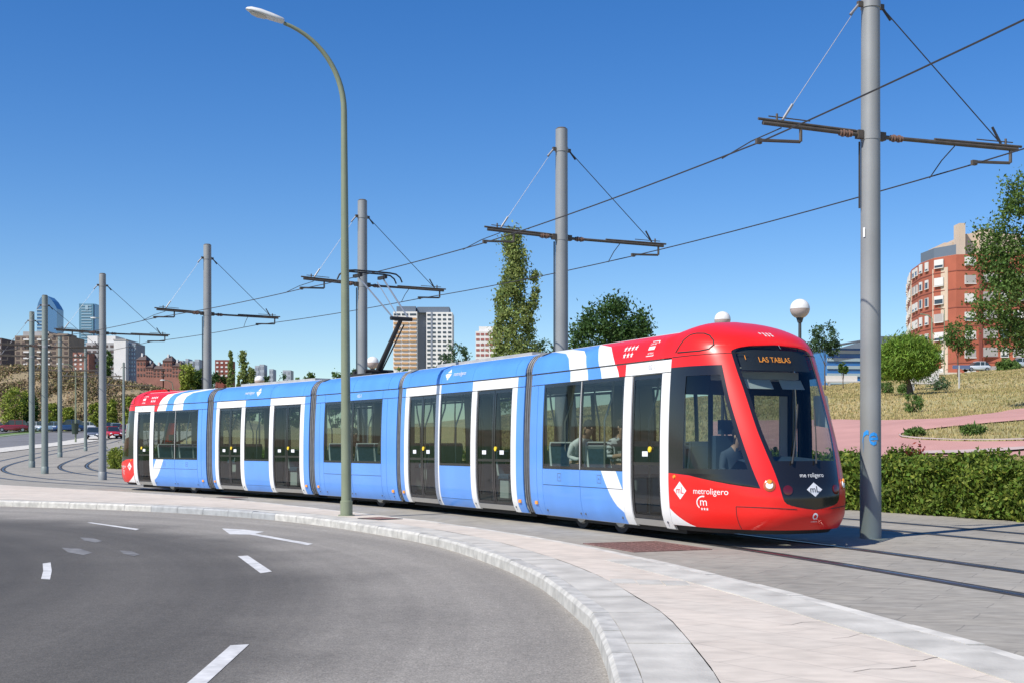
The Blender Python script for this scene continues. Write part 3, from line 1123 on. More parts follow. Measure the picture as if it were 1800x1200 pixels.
def make_cab(sec, front):
    o = sec
    # red shell
    mb = MB()
    cab_patch(mb, -HP, HP, .27, .56, 40, mirror=False)
    cab_patch(mb, -HP, w_gl, .56, .86, 16)
    cab_patch(mb, -HP, w_blk, .86, 1.055, 14, step=.03)
    cab_patch(mb, w_po, w_gl, .86, 1.055, 6, step=.03)
    cab_patch(mb, w_po, w_gl, 1.055, 2.645, 6)
    cab_patch(mb, -HP, w_gl, 2.645, 2.95, 16, step=.025)
    cab_patch(mb, -HP, HP, 2.95, 3.375, 40, mirror=False, step=.025)
    # hump behind the cab
    zs_ = zrange(2.80, 3.215, .03)
    A = [(4.52, -fair(z), z) for z in zs_] + [(4.52, -.38, 3.225), (4.52, 0, 3.23)]
    zh = list(np.linspace(2.80, 3.375, len(A)))
    B = [(CX0, -CW(z), z) for z in zh]
    P = []
    for k in range(8):
        t = k / 7
        s = float(sstep(0, 1, t))
        P.append([(a_[0] + (b_[0] - a_[0]) * t, a_[1] + (b_[1] - a_[1]) * s, a_[2] + (b_[2] - a_[2]) * s) for a_, b_ in zip(A, B)])
    mb.grid(P)
    mb.grid([[(p[0], -p[1], p[2]) for p in r_] for r_ in P], flip=True)
    mb.build('cab_shell', [M_RED], o, smooth=40)
    # black mask below the windscreen and black side areas
    mb = MB()
    cab_patch(mb, w_gl, lambda z: -w_gl(z), .56, 1.25, 24, off=-.002, mirror=False, step=.02)
    mb.build('front_mask', [M_BLACK], o, smooth=40)
    mb = MB()
    gx0 = lambda z: w_x(5.20, z)
    gx1 = lambda z: w_po(z) - .055
    for s in (-1, 1):
        mb = MB()
        for wl_, wr_, za, zb_, nn_, stp in ((w_blk, w_po, .86, 1.055, 14, .03), (-HP, w_po, 1.055, 1.13, 16, .045), (-HP, gx0, 1.13, 2.50, 8, .045), (gx1, w_po, 1.13, 2.50, 3, .045), (-HP, w_po, 2.50, 2.645, 16, .045)):
            cab_patch(mb, wl_, wr_, za, zb_, nn_, off=-.002, mirror=False, step=stp)
        if s > 0:
            mb.v = [(x_, -y_, z_) for x_, y_, z_ in mb.v]
            mb.f = [q_[::-1] for q_ in mb.f]
        mb.build('cab_window_frame', [M_BLACK], o, smooth=40)
    for s in (0, 1):
        mb = MB()
        P = []
        for z in zrange(1.13, 2.50, .06):
            a, b = gx0(z), gx1(z)
            row = [cab_pt(a + (b - a) * k / 10, z, -.012) for k in range(11)]
            P.append([(p[0], -p[1], p[2]) for p in row] if s else row)
        mb.grid(P, flip=bool(s))
        mb.build('cab_side_window', [M_SCREEN], o, smooth=60)
    mb = MB()
    cab_patch(mb, w_gl, lambda z: -w_gl(z), 1.25, 2.95, 30, off=-.006, mirror=False, step=.03)
    mb.build('windscreen', [M_SCREEN], o, smooth=60)
    # black print round the glass edge
    mb = MB()
    cab_patch(mb, w_gl, lambda z: w_gl(z) + .055, 1.25, 2.88, 3, off=-.002)
    mb.build('windscreen_border', [M_BLACK], o, smooth=60)
    # black valance under the red shell
    mb = MB()
    cab_patch(mb, -HP, HP, .165, .275, 40, off=-.05, mirror=False)
    mb.build('valance', [M_DARK], o, smooth=60)
    # destination display behind the glass
    mb = MB()
    cab_patch(mb, lambda z: -w_lat(.63, z), lambda z: w_lat(.63, z), 2.585, 2.90, 20, off=-.05, mirror=False)
    mb.build('destination_display', [M_DARK], o, smooth=60)
    ledmap = lambda x, z: cab_pt(w_lat(x, z), z, -.028)
    if front:
        for body, cx_, sz in (('1', -.54, .10), ('LAS TABLAS', -.06, .112)):
            v, f = text_geo(body, sz)
            decal(o, 'display_text', [(p[0] * .95 + cx_, p[1] + 2.735 + (.03 if body == '1' else 0)) for p in v], f, ledmap, M_LED)
    # inside: header, visors, bulkhead, desk, seat, blind
    MB().box(5.05, 5.62, -.60, .60, 2.46, 2.57).build('cab_header', M_LIN, o)
    for y0, y1 in ((-.52, -.06), (.10, .50)):
        MB().add([(5.80, y0, 2.44), (5.80, y1, 2.44), (5.90, y1, 2.30), (5.90, y0, 2.30), (5.79, y0, 2.44), (5.79, y1, 2.44), (5.89, y1, 2.30), (5.89, y0, 2.30)],
                 [(0, 1, 2, 3), (7, 6, 5, 4), (0, 4, 5, 1), (3, 2, 6, 7)]).build('sun_visor', M_BLIND, o)
    bk = MB()
    bk.box(4.80, 4.84, -1.08, -.45, .36, 1.10)
    bk.box(4.80, 4.84, .30, 1.08, .36, 1.10)
    for y_ in (-1.08, -.48, .27, 1.02):
        bk.box(4.795, 4.845, y_, y_ + .06, 1.10, 2.6)
    bk.box(4.80, 4.84, -1.02, 1.02, 2.25, 2.6)
    bk.build('cab_bulkhead', M_DARK, o)
    MB().box(4.85, 5.95, -.85, .85, .30, .36).build('cab_floor', M_FLOOR, o)
    P = []
    for k in range(9):
        t = k / 8
        y = -.72 + 1.44 * t
        b_ = 1 - (2 * t - 1)**2
        P.append([(5.72, y, .60), (5.74, y, 1.12 + .02 * b_), (5.92, y, 1.26 + .05 * b_), (6.14 + .10 * b_, y, 1.22 + .03 * b_), (6.22 + .20 * b_, y, 1.0)])
    MB().grid(P, flip=True).build('control_desk', M_DASH, o, smooth=50)
    mb = MB()
    mb.box(5.0, 5.45, -.55, -.08, .78, .92); mb.box(4.98, 5.10, -.54, -.09, .92, 1.62); mb.box(5.0, 5.09, -.44, -.19, 1.64, 1.86)
    mb.tube([(5.22, -.3, .36), (5.22, -.3, .8)], .07, 8)
    mb.build('driver_seat', M_DASH, o)
    MB().add([(5.35, 1.10, 1.78), (6.0, .93, 1.72), (5.86, .95, 2.22), (5.35, 1.09, 2.24)], [(0, 1, 2, 3)]).build('roller_blind', M_BLIND, o)
    # wipers
    for y0, y1, zt in ((-.30, .05, 2.05), (.10, .34, 2.0)):
        pts = [cab_pt(w_lat(y0 + (y1 - y0) * k / 8, 1.2 + (zt - 1.2) * k / 8), 1.2 + (zt - 1.2) * k / 8, .03) for k in range(9)]
        MB().tube(pts, [.016, .014, .012] + [.010] * 6, 6).build('wiper', M_DARK, o, smooth=60)
    # lamps
    for s in (-1, 1):
        z0 = .905
        w0 = s * abs(w_lat(.64, z0))
        c = Vector(cab_pt(w0, z0, .0))
        n = (Vector(cab_pt(w0, z0, .02)) - c).normalized()
        h = MB()
        h.tube([c - n * .03, c + n * .004, c + n * .012], [.085, .085, .07], 18)
        hl = h.build('headlamp', M_AMBERD, o, smooth=40)
        MB().tube([c + n * .010, c + n * .024, c + n * .03], [.055, .048, .02], 16).build('lens', M_LAMPW, hl, smooth=40)
        up = Vector((0, 0, 1))
        MB().tube([c + n * .012 + up * .05, c + n * .030 + up * .05], [.036, .028], 12).build('indicator', M_AMBER, hl, smooth=40)
        w1 = s * abs(w_lat(.42, .84))
        c = Vector(cab_pt(w1, .84, 0))
        n = (Vector(cab_pt(w1, .84, .02)) - c).normalized()
        MB().tube([c - n * .01, c + n * .008, c + n * .012], [.07, .07, .05], 16).build('tail_lamp', M_REDL, o, smooth=40)
        sm = MB()
        p = Vector((4.98, s * (lat(1.0) + .0), 1.0))
        sm.tube([p, p + Vector((0, s * .02, 0))], [.03, .022], 10)
        sm.build('side_indicator', M_AMBER, o, smooth=40)
    # seams and the oval hatch on the shoulder
    def seam(pts, r=.006, name='panel_seam'):
        MB().tube(pts, r, 5, cap=True).build(name, M_DARK, o)
    for s in (-1, 1):
        mr = lambda p: (p[0], p[1] * -s, p[2])
        wa_, wb_ = w_x(6.22, .60), -abs(w_lat(.30, .60))
        seam([mr(cab_pt(wa_ + (wb_ - wa_) * k / 12, .60 - .03 * (k / 12)**2, .001)) for k in range(13)], .005)
        seam([mr(cab_pt(w_x(6.22, z_), z_, .001)) for z_ in np.linspace(.28, .60, 7)], .005)
        seam([mr(cab_pt(w_x(4.83 + (k / 14) * 1.02, z_), z_, .001)) for k in range(15) for z_ in [2.80 + .02 * (k / 14)**2]], .006)
        # hatch outline: a rounded D
        D = [(4.90, 2.865), (4.95, 2.95), (5.0, 3.05), (5.06, 3.125), (5.15, 3.14), (5.28, 3.13), (5.40, 3.09), (5.50, 3.02), (5.55, 2.95), (5.52, 2.885), (5.40, 2.865), (5.15, 2.862), (4.90, 2.865)]
        pts = []
        for i_ in range(len(D) - 1):
            for k in range(5):
                x_ = D[i_][0] + (D[i_ + 1][0] - D[i_][0]) * k / 5
                z_ = D[i_][1] + (D[i_ + 1][1] - D[i_][1]) * k / 5
                pts.append(mr(cab_pt(w_x(x_, z_), z_, .002)))
        seam(pts, .011)
    # white lettering and signs
    for s in (-1, 1):
        def m_side(x, z, s=s, off=.004):
            p = cab_pt(w_x(x, z), z, off)
            return (p[0], p[1] * -s, p[2])
        dx = 1 if s < 0 else -1
        cxd = 5.12
        dv = [(0, .135), (.165, 0), (0, -.135), (-.165, 0), (0, 0)]
        decal(o, 'diamond_sign', [(cxd + dx * a_, .80 + b_) for a_, b_ in dv], [(4, 1, 0), (4, 2, 1), (4, 3, 2), (4, 0, 3)] if dx > 0 else [(4, 0, 1), (4, 1, 2), (4, 2, 3), (4, 3, 0)], lambda x, z: m_side(x, z, off=.003), M_WHITE)
        v, f = text_geo('mL', .15)
        decal(o, 'sign_lettering', [(cxd + dx * p[0] * 1.05, .80 + p[1]) for p in v], f, lambda x, z: m_side(x, z, off=.006), M_RED)
        v, f = text_geo('metroligero', .125)
        decal(o, 'name_lettering', [(5.78 + dx * p[0] * 1.12, .80 + p[1]) for p in v], f, m_side, M_WHITE)
        v, f = text_geo('m', .17)
        decal(o, 'network_sign', [(5.66 + dx * p[0] * 1.25, .645 + p[1]) for p in v], f, m_side, M_WHITE)
        arc, fa = [], []
        for k in range(9):
            t = R(80 + 150 * k / 8)
            arc += [(5.66 + dx * (.15 * math.cos(t) - .0), .635 + .105 * math.sin(t)), (5.66 + dx * (.128 * math.cos(t)), .635 + .085 * math.sin(t))]
        fa = [(2 * k, 2 * k + 1, 2 * k + 3, 2 * k + 2) for k in range(8)]
        decal(o, 'network_sign', arc, fa, m_side, M_WHITE)
        for k in range(3):
            v, f = star(5.62 + .055 * k, .545, .026)
            decal(o, 'network_sign', v, f, m_side, M_WHITE)
        wcr = smoothf([(.272, 5.42), (.30, 5.30), (.35, 5.16), (.42, 5.0), (.47, 4.90), (.52, 4.82)])
        mbw = MB()
        rows_ = [[m_side(4.815 + (wcr(z_) - 4.815) * k / 6, z_, off=.003) for k in range(7)] for z_ in np.linspace(.274, .52, 9)]
        mbw.grid(rows_, flip=(s > 0))
        mbw.build('white_corner', M_WHITE, o)
    fm = lambda x, z: cab_pt(w_lat(x, z), z, .006)
    v, f = text_geo('me roligero' if front else 'metroligero', .088)
    decal(o, 'name_lettering', [(p[0], 1.045 + p[1]) for p in v], f, fm, M_WHITE)
    dv = [(0, .10), (.135, 0), (0, -.10), (-.135, 0), (0, 0)]
    decal(o, 'diamond_sign', [(a_, .845 + b_) for a_, b_ in dv], [(4, 1, 0), (4, 2, 1), (4, 3, 2), (4, 0, 3)], fm, M_PASTE)
    v, f = text_geo('mL', .125)
    decal(o, 'sign_lettering', [(p[0] * 1.1, .845 + p[1]) for p in v], f, lambda x, z: cab_pt(w_lat(x, z), z, .009), M_BLACK)
    ring = []
    for k in range(17):
        t = 2 * math.pi * k / 16
        ring += [(.046 * math.cos(t), .47 + .046 * math.sin(t)), (.027 * math.cos(t), .465 + .027 * math.sin(t))]
    decal(o, 'round_sign', ring, [(2 * k, 2 * k + 1, 2 * k + 3, 2 * k + 2) for k in range(16)], fm, M_PASTE)
    v, f = text_geo('vodafone', .03)
    decal(o, 'round_sign', [(p[0], .395 + p[1]) for p in v], f, fm, M_PASTE)
    for k in range(7):
        cy_ = 3.13 if k < 4 else 3.095
        cx_ = -.10 + .062 * k if k < 4 else -.04 + .062 * (k - 4)
        v, f = star(cx_, cy_, .024)
        decal(o, 'roof_star', v, f, fm, M_WHITE)


def P_hump(t, s):
    zs_ = zrange(2.80, 3.215, .03)
    A = [(4.52, -fair(z), z) for z in zs_] + [(4.52, -.38, 3.225), (4.52, 0, 3.23)]
    zh = list(np.linspace(2.80, 3.375, len(A)))
    B = [(CX0, -CW(z), z) for z in zh]
    out = []
    for i in range(len(A) - 1):
        for k in range(5):
            u = k / 5
            a_ = [A[i][j] + (A[i + 1][j] - A[i][j]) * u for j in range(3)]
            b_ = [B[i][j] + (B[i + 1][j] - B[i][j]) * u for j in range(3)]
            out.append((a_[0] + (b_[0] - a_[0]) * t, a_[1] + (b_[1] - a_[1]) * s, a_[2] + (b_[2] - a_[2]) * s))
    return out


# seats: one mesh, shared
def seat_mesh():
    mb = MB()
    mb.cbox(-.06, .40, -.22, .22, -.06, .04, .02, 0)
    back = [(-.02, 0), (-.06, .12), (-.09, .28), (-.12, .46), (-.10, .52)]
    P = [[(x, y, z) for y in (-.21, -.1, .1, .21)] for x, z in back]
    mb.grid(P, 0)
    mb.grid([[(x - .045, y, z) for y in (-.21, -.1, .1, .21)] for x, z in back], 1, flip=True)
    rim = [(x - .022, -.22, z) for x, z in back] + [(x - .022, .22, z) for x, z in back[::-1]]
    mb.tube(rim, .024, 6, 1)
    mb.box(-.05, .34, -.18, .18, -.62, -.06, 1)
    return mb.mesh('seat', [M_SEATB, M_SEATW])


SEAT = seat_mesh()


def seats(sec, spots, z=1.0):
    for (x, y, face) in spots:
        o = obj('seat', SEAT, sec, (x, y, z), 0 if face > 0 else math.pi)


def grab(sec, xs_, y=.75):
    for x in xs_:
        for s in (-1, 1):
            MB().tube([(x, s * y, .36), (x, s * y, 1.9), (x + .05, s * (y - .12), 2.3), (x + .05, s * (y - .16), 2.62)], .018, 6).build('grab_pole', M_POLE_Y, sec, smooth=60)


def end_section(loc, yaw, front):
    s_ = Section(tram, 'end_section', -.07, 4.85, loc, yaw)
    for s in (-1, 1):
        s_.panel(-.07, .22, .2, 2.575, M_BLUE, s)
        s_.panel(.232, .465, .2, 2.575, M_BLUE, s)
        for a, b in ((.475, 1.925), (1.937, 3.405)):
            s_.window(a, b, 1.06, 2.575, s)
        L_ = smoothf([(.2, 4.2), (.34, 3.55), (.42, 3.30), (.55, 3.10), (.76, 2.90), (1.05, 2.69)])
        s_.panel(.475, 1.925, .768, 1.05, M_BLUE, s)
        s_.panel(.475, 1.925, .2, .756, M_BLUE, s)
        s_.panel(1.937, lambda z: min(L_(z), 3.40), .768, 1.05, M_BLUE, s)
        s_.panel(lambda z: min(L_(z), 3.40), lambda z: min(3.405, L_(z) + .50), .768, 1.05, M_WHITE, s)
        s_.panel(lambda z: min(3.40, L_(z) + .50), 3.405, .768, 1.05, M_BLUE, s)
        s_.panel(1.937, lambda z: min(L_(z), 3.40), .2, .756, M_BLUE, s)
        s_.panel(lambda z: min(L_(z), 3.40), 3.405, .2, .756, M_WHITE, s)
        s_.panel(3.412, 3.652, .2, 2.575, M_WHITE, s, 'door_post')
        s_.panel(4.565, 4.80, .2, 2.575, M_WHITE, s, 'door_post')
        s_.door(3.655, 4.56, s, 1)
        # band above the windows, then the roof edge
        for z0, z1, nm in ((2.59, 2.775, 'header_panel'), (2.80, 3.215, 'roof_panel')):
            s_.panel(-.07, W1L, z0, z1, M_BLUE, s, nm)
            s_.panel(W1L, W1R, z0, z1, M_WHITE, s, nm)
            s_.panel(W1R, W2L, z0, z1, M_BLUE, s, nm)
            s_.panel(W2L, W2R, z0, z1, M_WHITE, s, nm)
            s_.panel(W2R, 3.42 if z0 < 2.7 else 4.52, z0, z1, M_RED, s, nm)
        s_.panel(3.428, 4.80, 2.59, 2.775, M_WHITE, s, 'header_panel')
    sec = s_.finish()
    make_cab(sec, front)
    near = -1 if front else 1
    for s in (-1, 1):
        dx = 1 if s < 0 else -1
        ms = map_side(s)
        for k in range(7):
            r_, c = (0, k) if k < 4 else (1, k - 4)
            v, f = star(0, 0, .052)
            cx_ = (3.30 if s < 0 else 3.30 + .40) + dx * (.03 + .115 * c + (.03 if r_ else 0))
            cz = 3.03 - .11 * r_
            decal(sec, 'roof_star', [(cx_ + dx * (a_ + b_ * .15), cz + b_) for a_, b_ in v], f, ms, M_WHITE)
        # framed sign
        fx = 4.18
        q = [(-.13, -.12), (.09, -.12), (.14, .12), (-.08, .12)]
        qi = [(x * .90, y * .90) for x, y in q]
        decal(sec, 'roof_sign', [(fx + dx * x, 2.98 + y) for x, y in q + qi], [(0, 1, 5, 4), (1, 2, 6, 5), (2, 3, 7, 6), (3, 0, 4, 7)], ms, M_WHITE)
        q = [(-.10, -.02), (.085, -.02), (.095, .035), (-.09, .035)]
        decal(sec, 'roof_sign', [(fx + dx * x, 2.98 + y) for x, y in q], [(0, 1, 2, 3)], ms, M_WHITE)
        for zz, tt in ((3.055, 'Comunidad'), (2.905, 'de Madrid')):
            v, f = text_geo(tt, .05)
            decal(sec, 'roof_sign', [(fx + dx * p[0] * .8, zz + p[1]) for p in v], f, ms, M_WHITE)
        v, f = text_geo('102-1', .11)
        decal(sec, 'car_number', [(4.22 + dx * p[0], 2.685 + p[1]) for p in v], f, ms, mat('number_grey', (.45, .46, .48), .6))
    sp = []
    for x, fc in ((.62, 1), (1.78, -1), (2.05, 1), (3.2, -1)):
        for y in (-.83, -.36, .36, .83):
            sp.append((x, y, fc))
    seats(sec, sp)
    grab(sec, (.5, 2.0, 3.5))
    for x in (1.35, 2.75):
        for s in (-1, 1):
            wheel_set(sec, x, s)
    return sec


def wheel_set(sec, x, s):
    mb = MB()
    mb.tube([(x, s * .72, .30), (x, s * .84, .30)], .295, 24)
    w = mb.build('wheel', M_DARK, sec, smooth=40)
    mb = MB()
    mb.tube([(x, s * .84, .30), (x, s * .87, .30)], [.22, .19], 20)
    mb.tube([(x, s * .84, .30), (x, s * .93, .30)], .09, 12)
    mb.build('hub', M_STEEL, w, smooth=40)


def door_section(loc, yaw, logo_dx):
    s_ = Section(tram, 'door_section', -.13, 5.67, loc, yaw)
    for s in (-1, 1):
        s_.panel(-.13, .075, .2, 2.575, M_BLUE, s)
        s_.panel(5.395, 5.67, .2, 2.575, M_BLUE, s)
        s_.panel(.083, .285, .2, 2.575, M_WHITE, s, 'door_post')
        s_.panel(1.735, 1.955, .2, 2.575, M_WHITE, s, 'door_post')
        s_.panel(3.46, 3.675, .2, 2.575, M_WHITE, s, 'door_post')
        s_.panel(5.185, 5.387, .2, 2.575, M_WHITE, s, 'door_post')
        s_.door(.29, 1.73, s, 2)
        s_.door(3.68, 5.18, s, 2)
        s_.window(1.962, 3.452, 1.06, 2.575, s)
        s_.panel(1.962, 3.452, .37, 1.05, M_BLUE, s)
        s_.panel(1.962, 3.452, .2, .362, M_BLUE, s)
        s_.panel(-.13, .075, 2.59, 2.775, M_BLUE, s, 'header_panel')
        s_.panel(.083, 1.95, 2.59, 2.775, M_WHITE, s, 'header_panel')
        s_.panel(1.958, 3.455, 2.59, 2.775, M_BLUE, s, 'header_panel')
        s_.panel(3.463, 5.387, 2.59, 2.775, M_WHITE, s, 'header_panel')
        s_.panel(5.395, 5.67, 2.59, 2.775, M_BLUE, s, 'header_panel')
        for a, b in ((-.13, .24), (.248, 1.95), (1.958, 3.455), (3.463, 5.30), (5.308, 5.67)):
            s_.panel(a, b, 2.80, 3.215, M_BLUE, s, 'roof_panel')
    sec = s_.finish()
    for s in (-1, 1):
        dx = 1 if s < 0 else -1
        ms = map_side(s)
        x0 = 2.35 if logo_dx > 0 else 2.6
        dv = [(0, .12), (.14, 0), (0, -.12), (-.14, 0), (0, 0)]
        decal(sec, 'diamond_sign', [(x0 + dx * a_ - dx * .1 * logo_dx, 2.98 + b_) for a_, b_ in dv], [(4, 1, 0), (4, 2, 1), (4, 3, 2), (4, 0, 3)], ms, M_WHITE)
        v, f = text_geo('metroligero', .12)
        decal(sec, 'name_lettering', [(x0 + dx * (p[0] + .45 * logo_dx) - dx * .0, 2.98 + p[1]) for p in v], f, ms, M_WHITE)
    for k, (x, y, fc) in enumerate(((2.2, .83, 1), (2.75, .83, 1), (2.2, .36, 1), (3.2, .83, -1))):
        obj('seat', SEAT, sec, (x, y, .82), 0 if fc > 0 else math.pi)
    grab(sec, (.25, 1.0, 1.85, 3.55, 4.43, 5.3))
    MB().box(.6, 5.0, -.62, .62, 3.2, 3.30).build('roof_unit', M_ROOFG, sec)
    return sec


def middle_section(loc, yaw):
    s_ = Section(tram, 'middle_section', .0, 4.42, loc, yaw)
    for s in (-1, 1):
        s_.panel(.0, .275, .2, 2.575, M_BLUE, s)
        s_.panel(.285, .535, .2, 2.575, M_BLUE, s)
        s_.panel(3.68, 3.93, .2, 2.575, M_BLUE, s)
        s_.panel(3.94, 4.42, .2, 2.575, M_BLUE, s)
        for a, b in ((.545, 2.13), (2.142, 3.67)):
            s_.window(a, b, 1.06, 2.575, s)
            s_.panel(a, b, .768, 1.05, M_BLUE, s)
            s_.panel(a, b, .2, .756, M_BLUE, s)
        for a, b in ((.0, .535), (.545, 3.67), (3.68, 4.42)):
            s_.panel(a, b, 2.59, 2.775, M_BLUE, s, 'header_panel')
        for a, b in ((.0, 2.13), (2.142, 3.95), (3.96, 4.42)):
            s_.panel(a, b, 2.80, 3.215, M_BLUE, s, 'roof_panel')
    sec = s_.finish()
    for s in (-1, 1):
        v, f = text_geo('102-3', .11)
        decal(sec, 'car_number', [(2.45 + (1 if s < 0 else -1) * p[0], 2.685 + p[1]) for p in v], f, map_side(s), M_WHITE)
    sp = []
    for x, fc in ((.70, 1), (1.98, -1), (2.28, 1), (3.52, -1)):
        for y in (-.83, -.36, .36, .83):
            sp.append((x, y, fc))
    seats(sec, sp)
    grab(sec, (2.13,))
    for x in (1.3, 3.0):
        for s in (-1, 1):
            wheel_set(sec, x, s)
    return sec


YAW = [R(-65.297), R(-61.528), R(-56.212), R(-51.47), R(132.045)]
LOC = [lp(1.449, 23.929), lp(-1.444, 29.311), lp(-4.137, 33.395), lp(-7.932, 38.207), lp(-8.368, 38.721)]
sec1 = end_section(LOC[0], YAW[0], True)
sec2 = door_section(LOC[1], YAW[1], 1)
sec3 = middle_section(LOC[2], YAW[2])
sec4 = door_section(LOC[3], YAW[3], -1)
sec5 = end_section(LOC[4], YAW[4], False)
sec1['label'] = 'leading end section with red cab, destination display and white swoosh'
sec5['label'] = 'trailing end section with red cab tail'

# small lamps and bolts along the skirts
for sec, xs_ in ((sec1, (.16,)), (sec2, (.0, 5.5)), (sec3, (.17, 4.22)), (sec4, (.0, 5.5)), (sec5, (.16,))):
    for x in xs_:
        for s in (-1, 1):
            y = lat(.42) - .004
            mb = MB()
            mb.box(x - .05, x + .05, s * y if s > 0 else s * y - .022, s * y + .022 if s > 0 else s * y, .39, .45)
            mb.build('marker_lamp', M_AMBER, sec)


M_BOLT = mat('bolt_steel', (.16, .17, .19), .4, metal=.6)
BOLT = MB().tube([(0, 0, 0), (0, .012, 0)], [.022, .017], 8).mesh('bolt', M_BOLT)
for sec, xs_ in ((sec1, (.55, 1.85, 2.02, 3.30, 4.68)), (sec3, (.20, .62, 2.05, 2.22, 3.60, 4.2)), (sec5, (.55, 1.85, 2.02, 3.30, 4.68)), (sec2, (1.84, 3.57, 5.28)), (sec4, (1.84, 3.57, 5.28))):
    for x in xs_:
        for s in (-1, 1):
            b_ = obj('bolt', BOLT, sec, (x, s * (lat(.30) - .002), .30), 0 if s > 0 else math.pi)
for sec in (sec1, sec5):
    for s in (-1, 1):
        for x in (1.15, 2.62):
            mb = MB()
            ringframe(mb, x - .07, x + .07, .84, .98, .008, s, .002, 0, lip=0)
            patch(mb, x - .012, x + .012, .895, .925, s, .004, 0, lip=0)
            mb.build('lock_flap', M_BOLT, sec)
        mb = MB()
        patch(mb, 1.922, 1.940, 1.06, 2.575, s, .004, 0)
        mb.build('window_joint_strip', mat('pale_sealant', (.50, .50, .48), .5), sec)

# bellows between the sections
def sec_pt(i, x, y, z):
    c, s = math.cos(YAW[i]), math.sin(YAW[i])
    return Vector((LOC[i].x + c * x - s * y, LOC[i].y + s * x + c * y, z))


def bellows(i, xi, j, xj, flipj=False):
    loop = []
    for z in zrange(.22, 2.79, .16):
        loop.append((lat(z) - .055, z))
    for z in zrange(2.85, 3.20, .07):
        loop.append((fair(z) - .05, z))
    full = [(-a_, b_) for a_, b_ in loop] + [(a_, b_) for a_, b_ in loop[::-1]]
    N = 10
    mb = MB()
    rings = []
    for k in range(N + 1):
        t = k / N
        d = -.03 if k % 2 else .012
        row = []
        for y, z in full:
            yy = y + math.copysign(d, y)
            zz = z + (d if z > 3.1 else 0)
            A = sec_pt(i, xi, yy, zz)
            B = sec_pt(j, xj, yy * (-1 if flipj else 1), zz)
            row.append(tuple(A + (B - A) * t))
        rings.append(row)
    for k in range(N):
        mb.grid(rings[k:k + 2], 0)
    be = mb.build('bellows', [M_RUB], tram)
    for k in range(0, N + 1, 2):
        if k in (0, N):
            continue
        mb = MB()
        mb.tube(rings[k], .011, 5)
        mb.build('bellows_rib', M_RIB, be)
    # cover band on the roof line
    return be


bellows(1, 5.60, 0, .0)
bellows(2, 4.35, 1, -.06)
bellows(3, 5.60, 2, .07)
bellows(3, -.06, 4, .0, True)

# pantograph on the middle section
pan = MB()
pan.box(.55, 1.75, -.45, .45, 3.24, 3.32)
pan.tube([(.7, -.4, 3.2), (.7, -.4, 3.40)], .05, 8); pan.tube([(.7, .4, 3.2), (.7, .4, 3.40)], .05, 8)
pan.tube([(1.3, -.4, 3.38), (1.3, .4, 3.38)], .05, 8)
pg = pan.build('pantograph', [M_DARK], tram)
pg.location = LOC[2]
pg.rotation_euler = (0, 0, YAW[2])
HZ, HX = 5.97, .80
MB().tube([(1.25, 0, 3.40), (2.48, 0, 4.62)], [.075, .055], 10).build('lower_arm', M_DARK, pg, smooth=50)
MB().tube([(1.05, .18, 3.36), (2.40, .12, 4.48)], .018, 6).build('control_rod', M_DARK, pg)
for s in (-1, 1):
    MB().tube([(2.48, s * .22, 4.62), (HX + .06, s * .36, HZ - .16)], .022, 6).build('upper_arm', M_STEEL, pg, smooth=50)
MB().tube([(2.40, .05, 4.54), (HX + .3, .05, HZ - .28)], .012, 6).build('control_rod', M_STEEL, pg)
MB().tube([(2.48, -.30, 4.62), (2.48, .30, 4.62)], .05, 8).build('knuckle', M_DARK, pg, smooth=50)
for dx in (-.16, .16):
    pts = [(HX + dx, -.86, HZ - .22), (HX + dx, -.80, HZ - .10), (HX + dx, -.68, HZ - .02), (HX + dx, -.5, HZ), (HX + dx, .5, HZ), (HX + dx, .68, HZ - .02), (HX + dx, .80, HZ - .10), (HX + dx, .86, HZ - .22)]
    MB().tube(pts, .022, 6).build('contact_strip', M_DARK, pg, smooth=50)
MB().box(HX - .2, HX + .2, -.40, -.32, HZ - .15, HZ - .07).box(HX - .2, HX + .2, .32, .40, HZ - .15, HZ - .07).build('head_frame', M_DARK, pg)


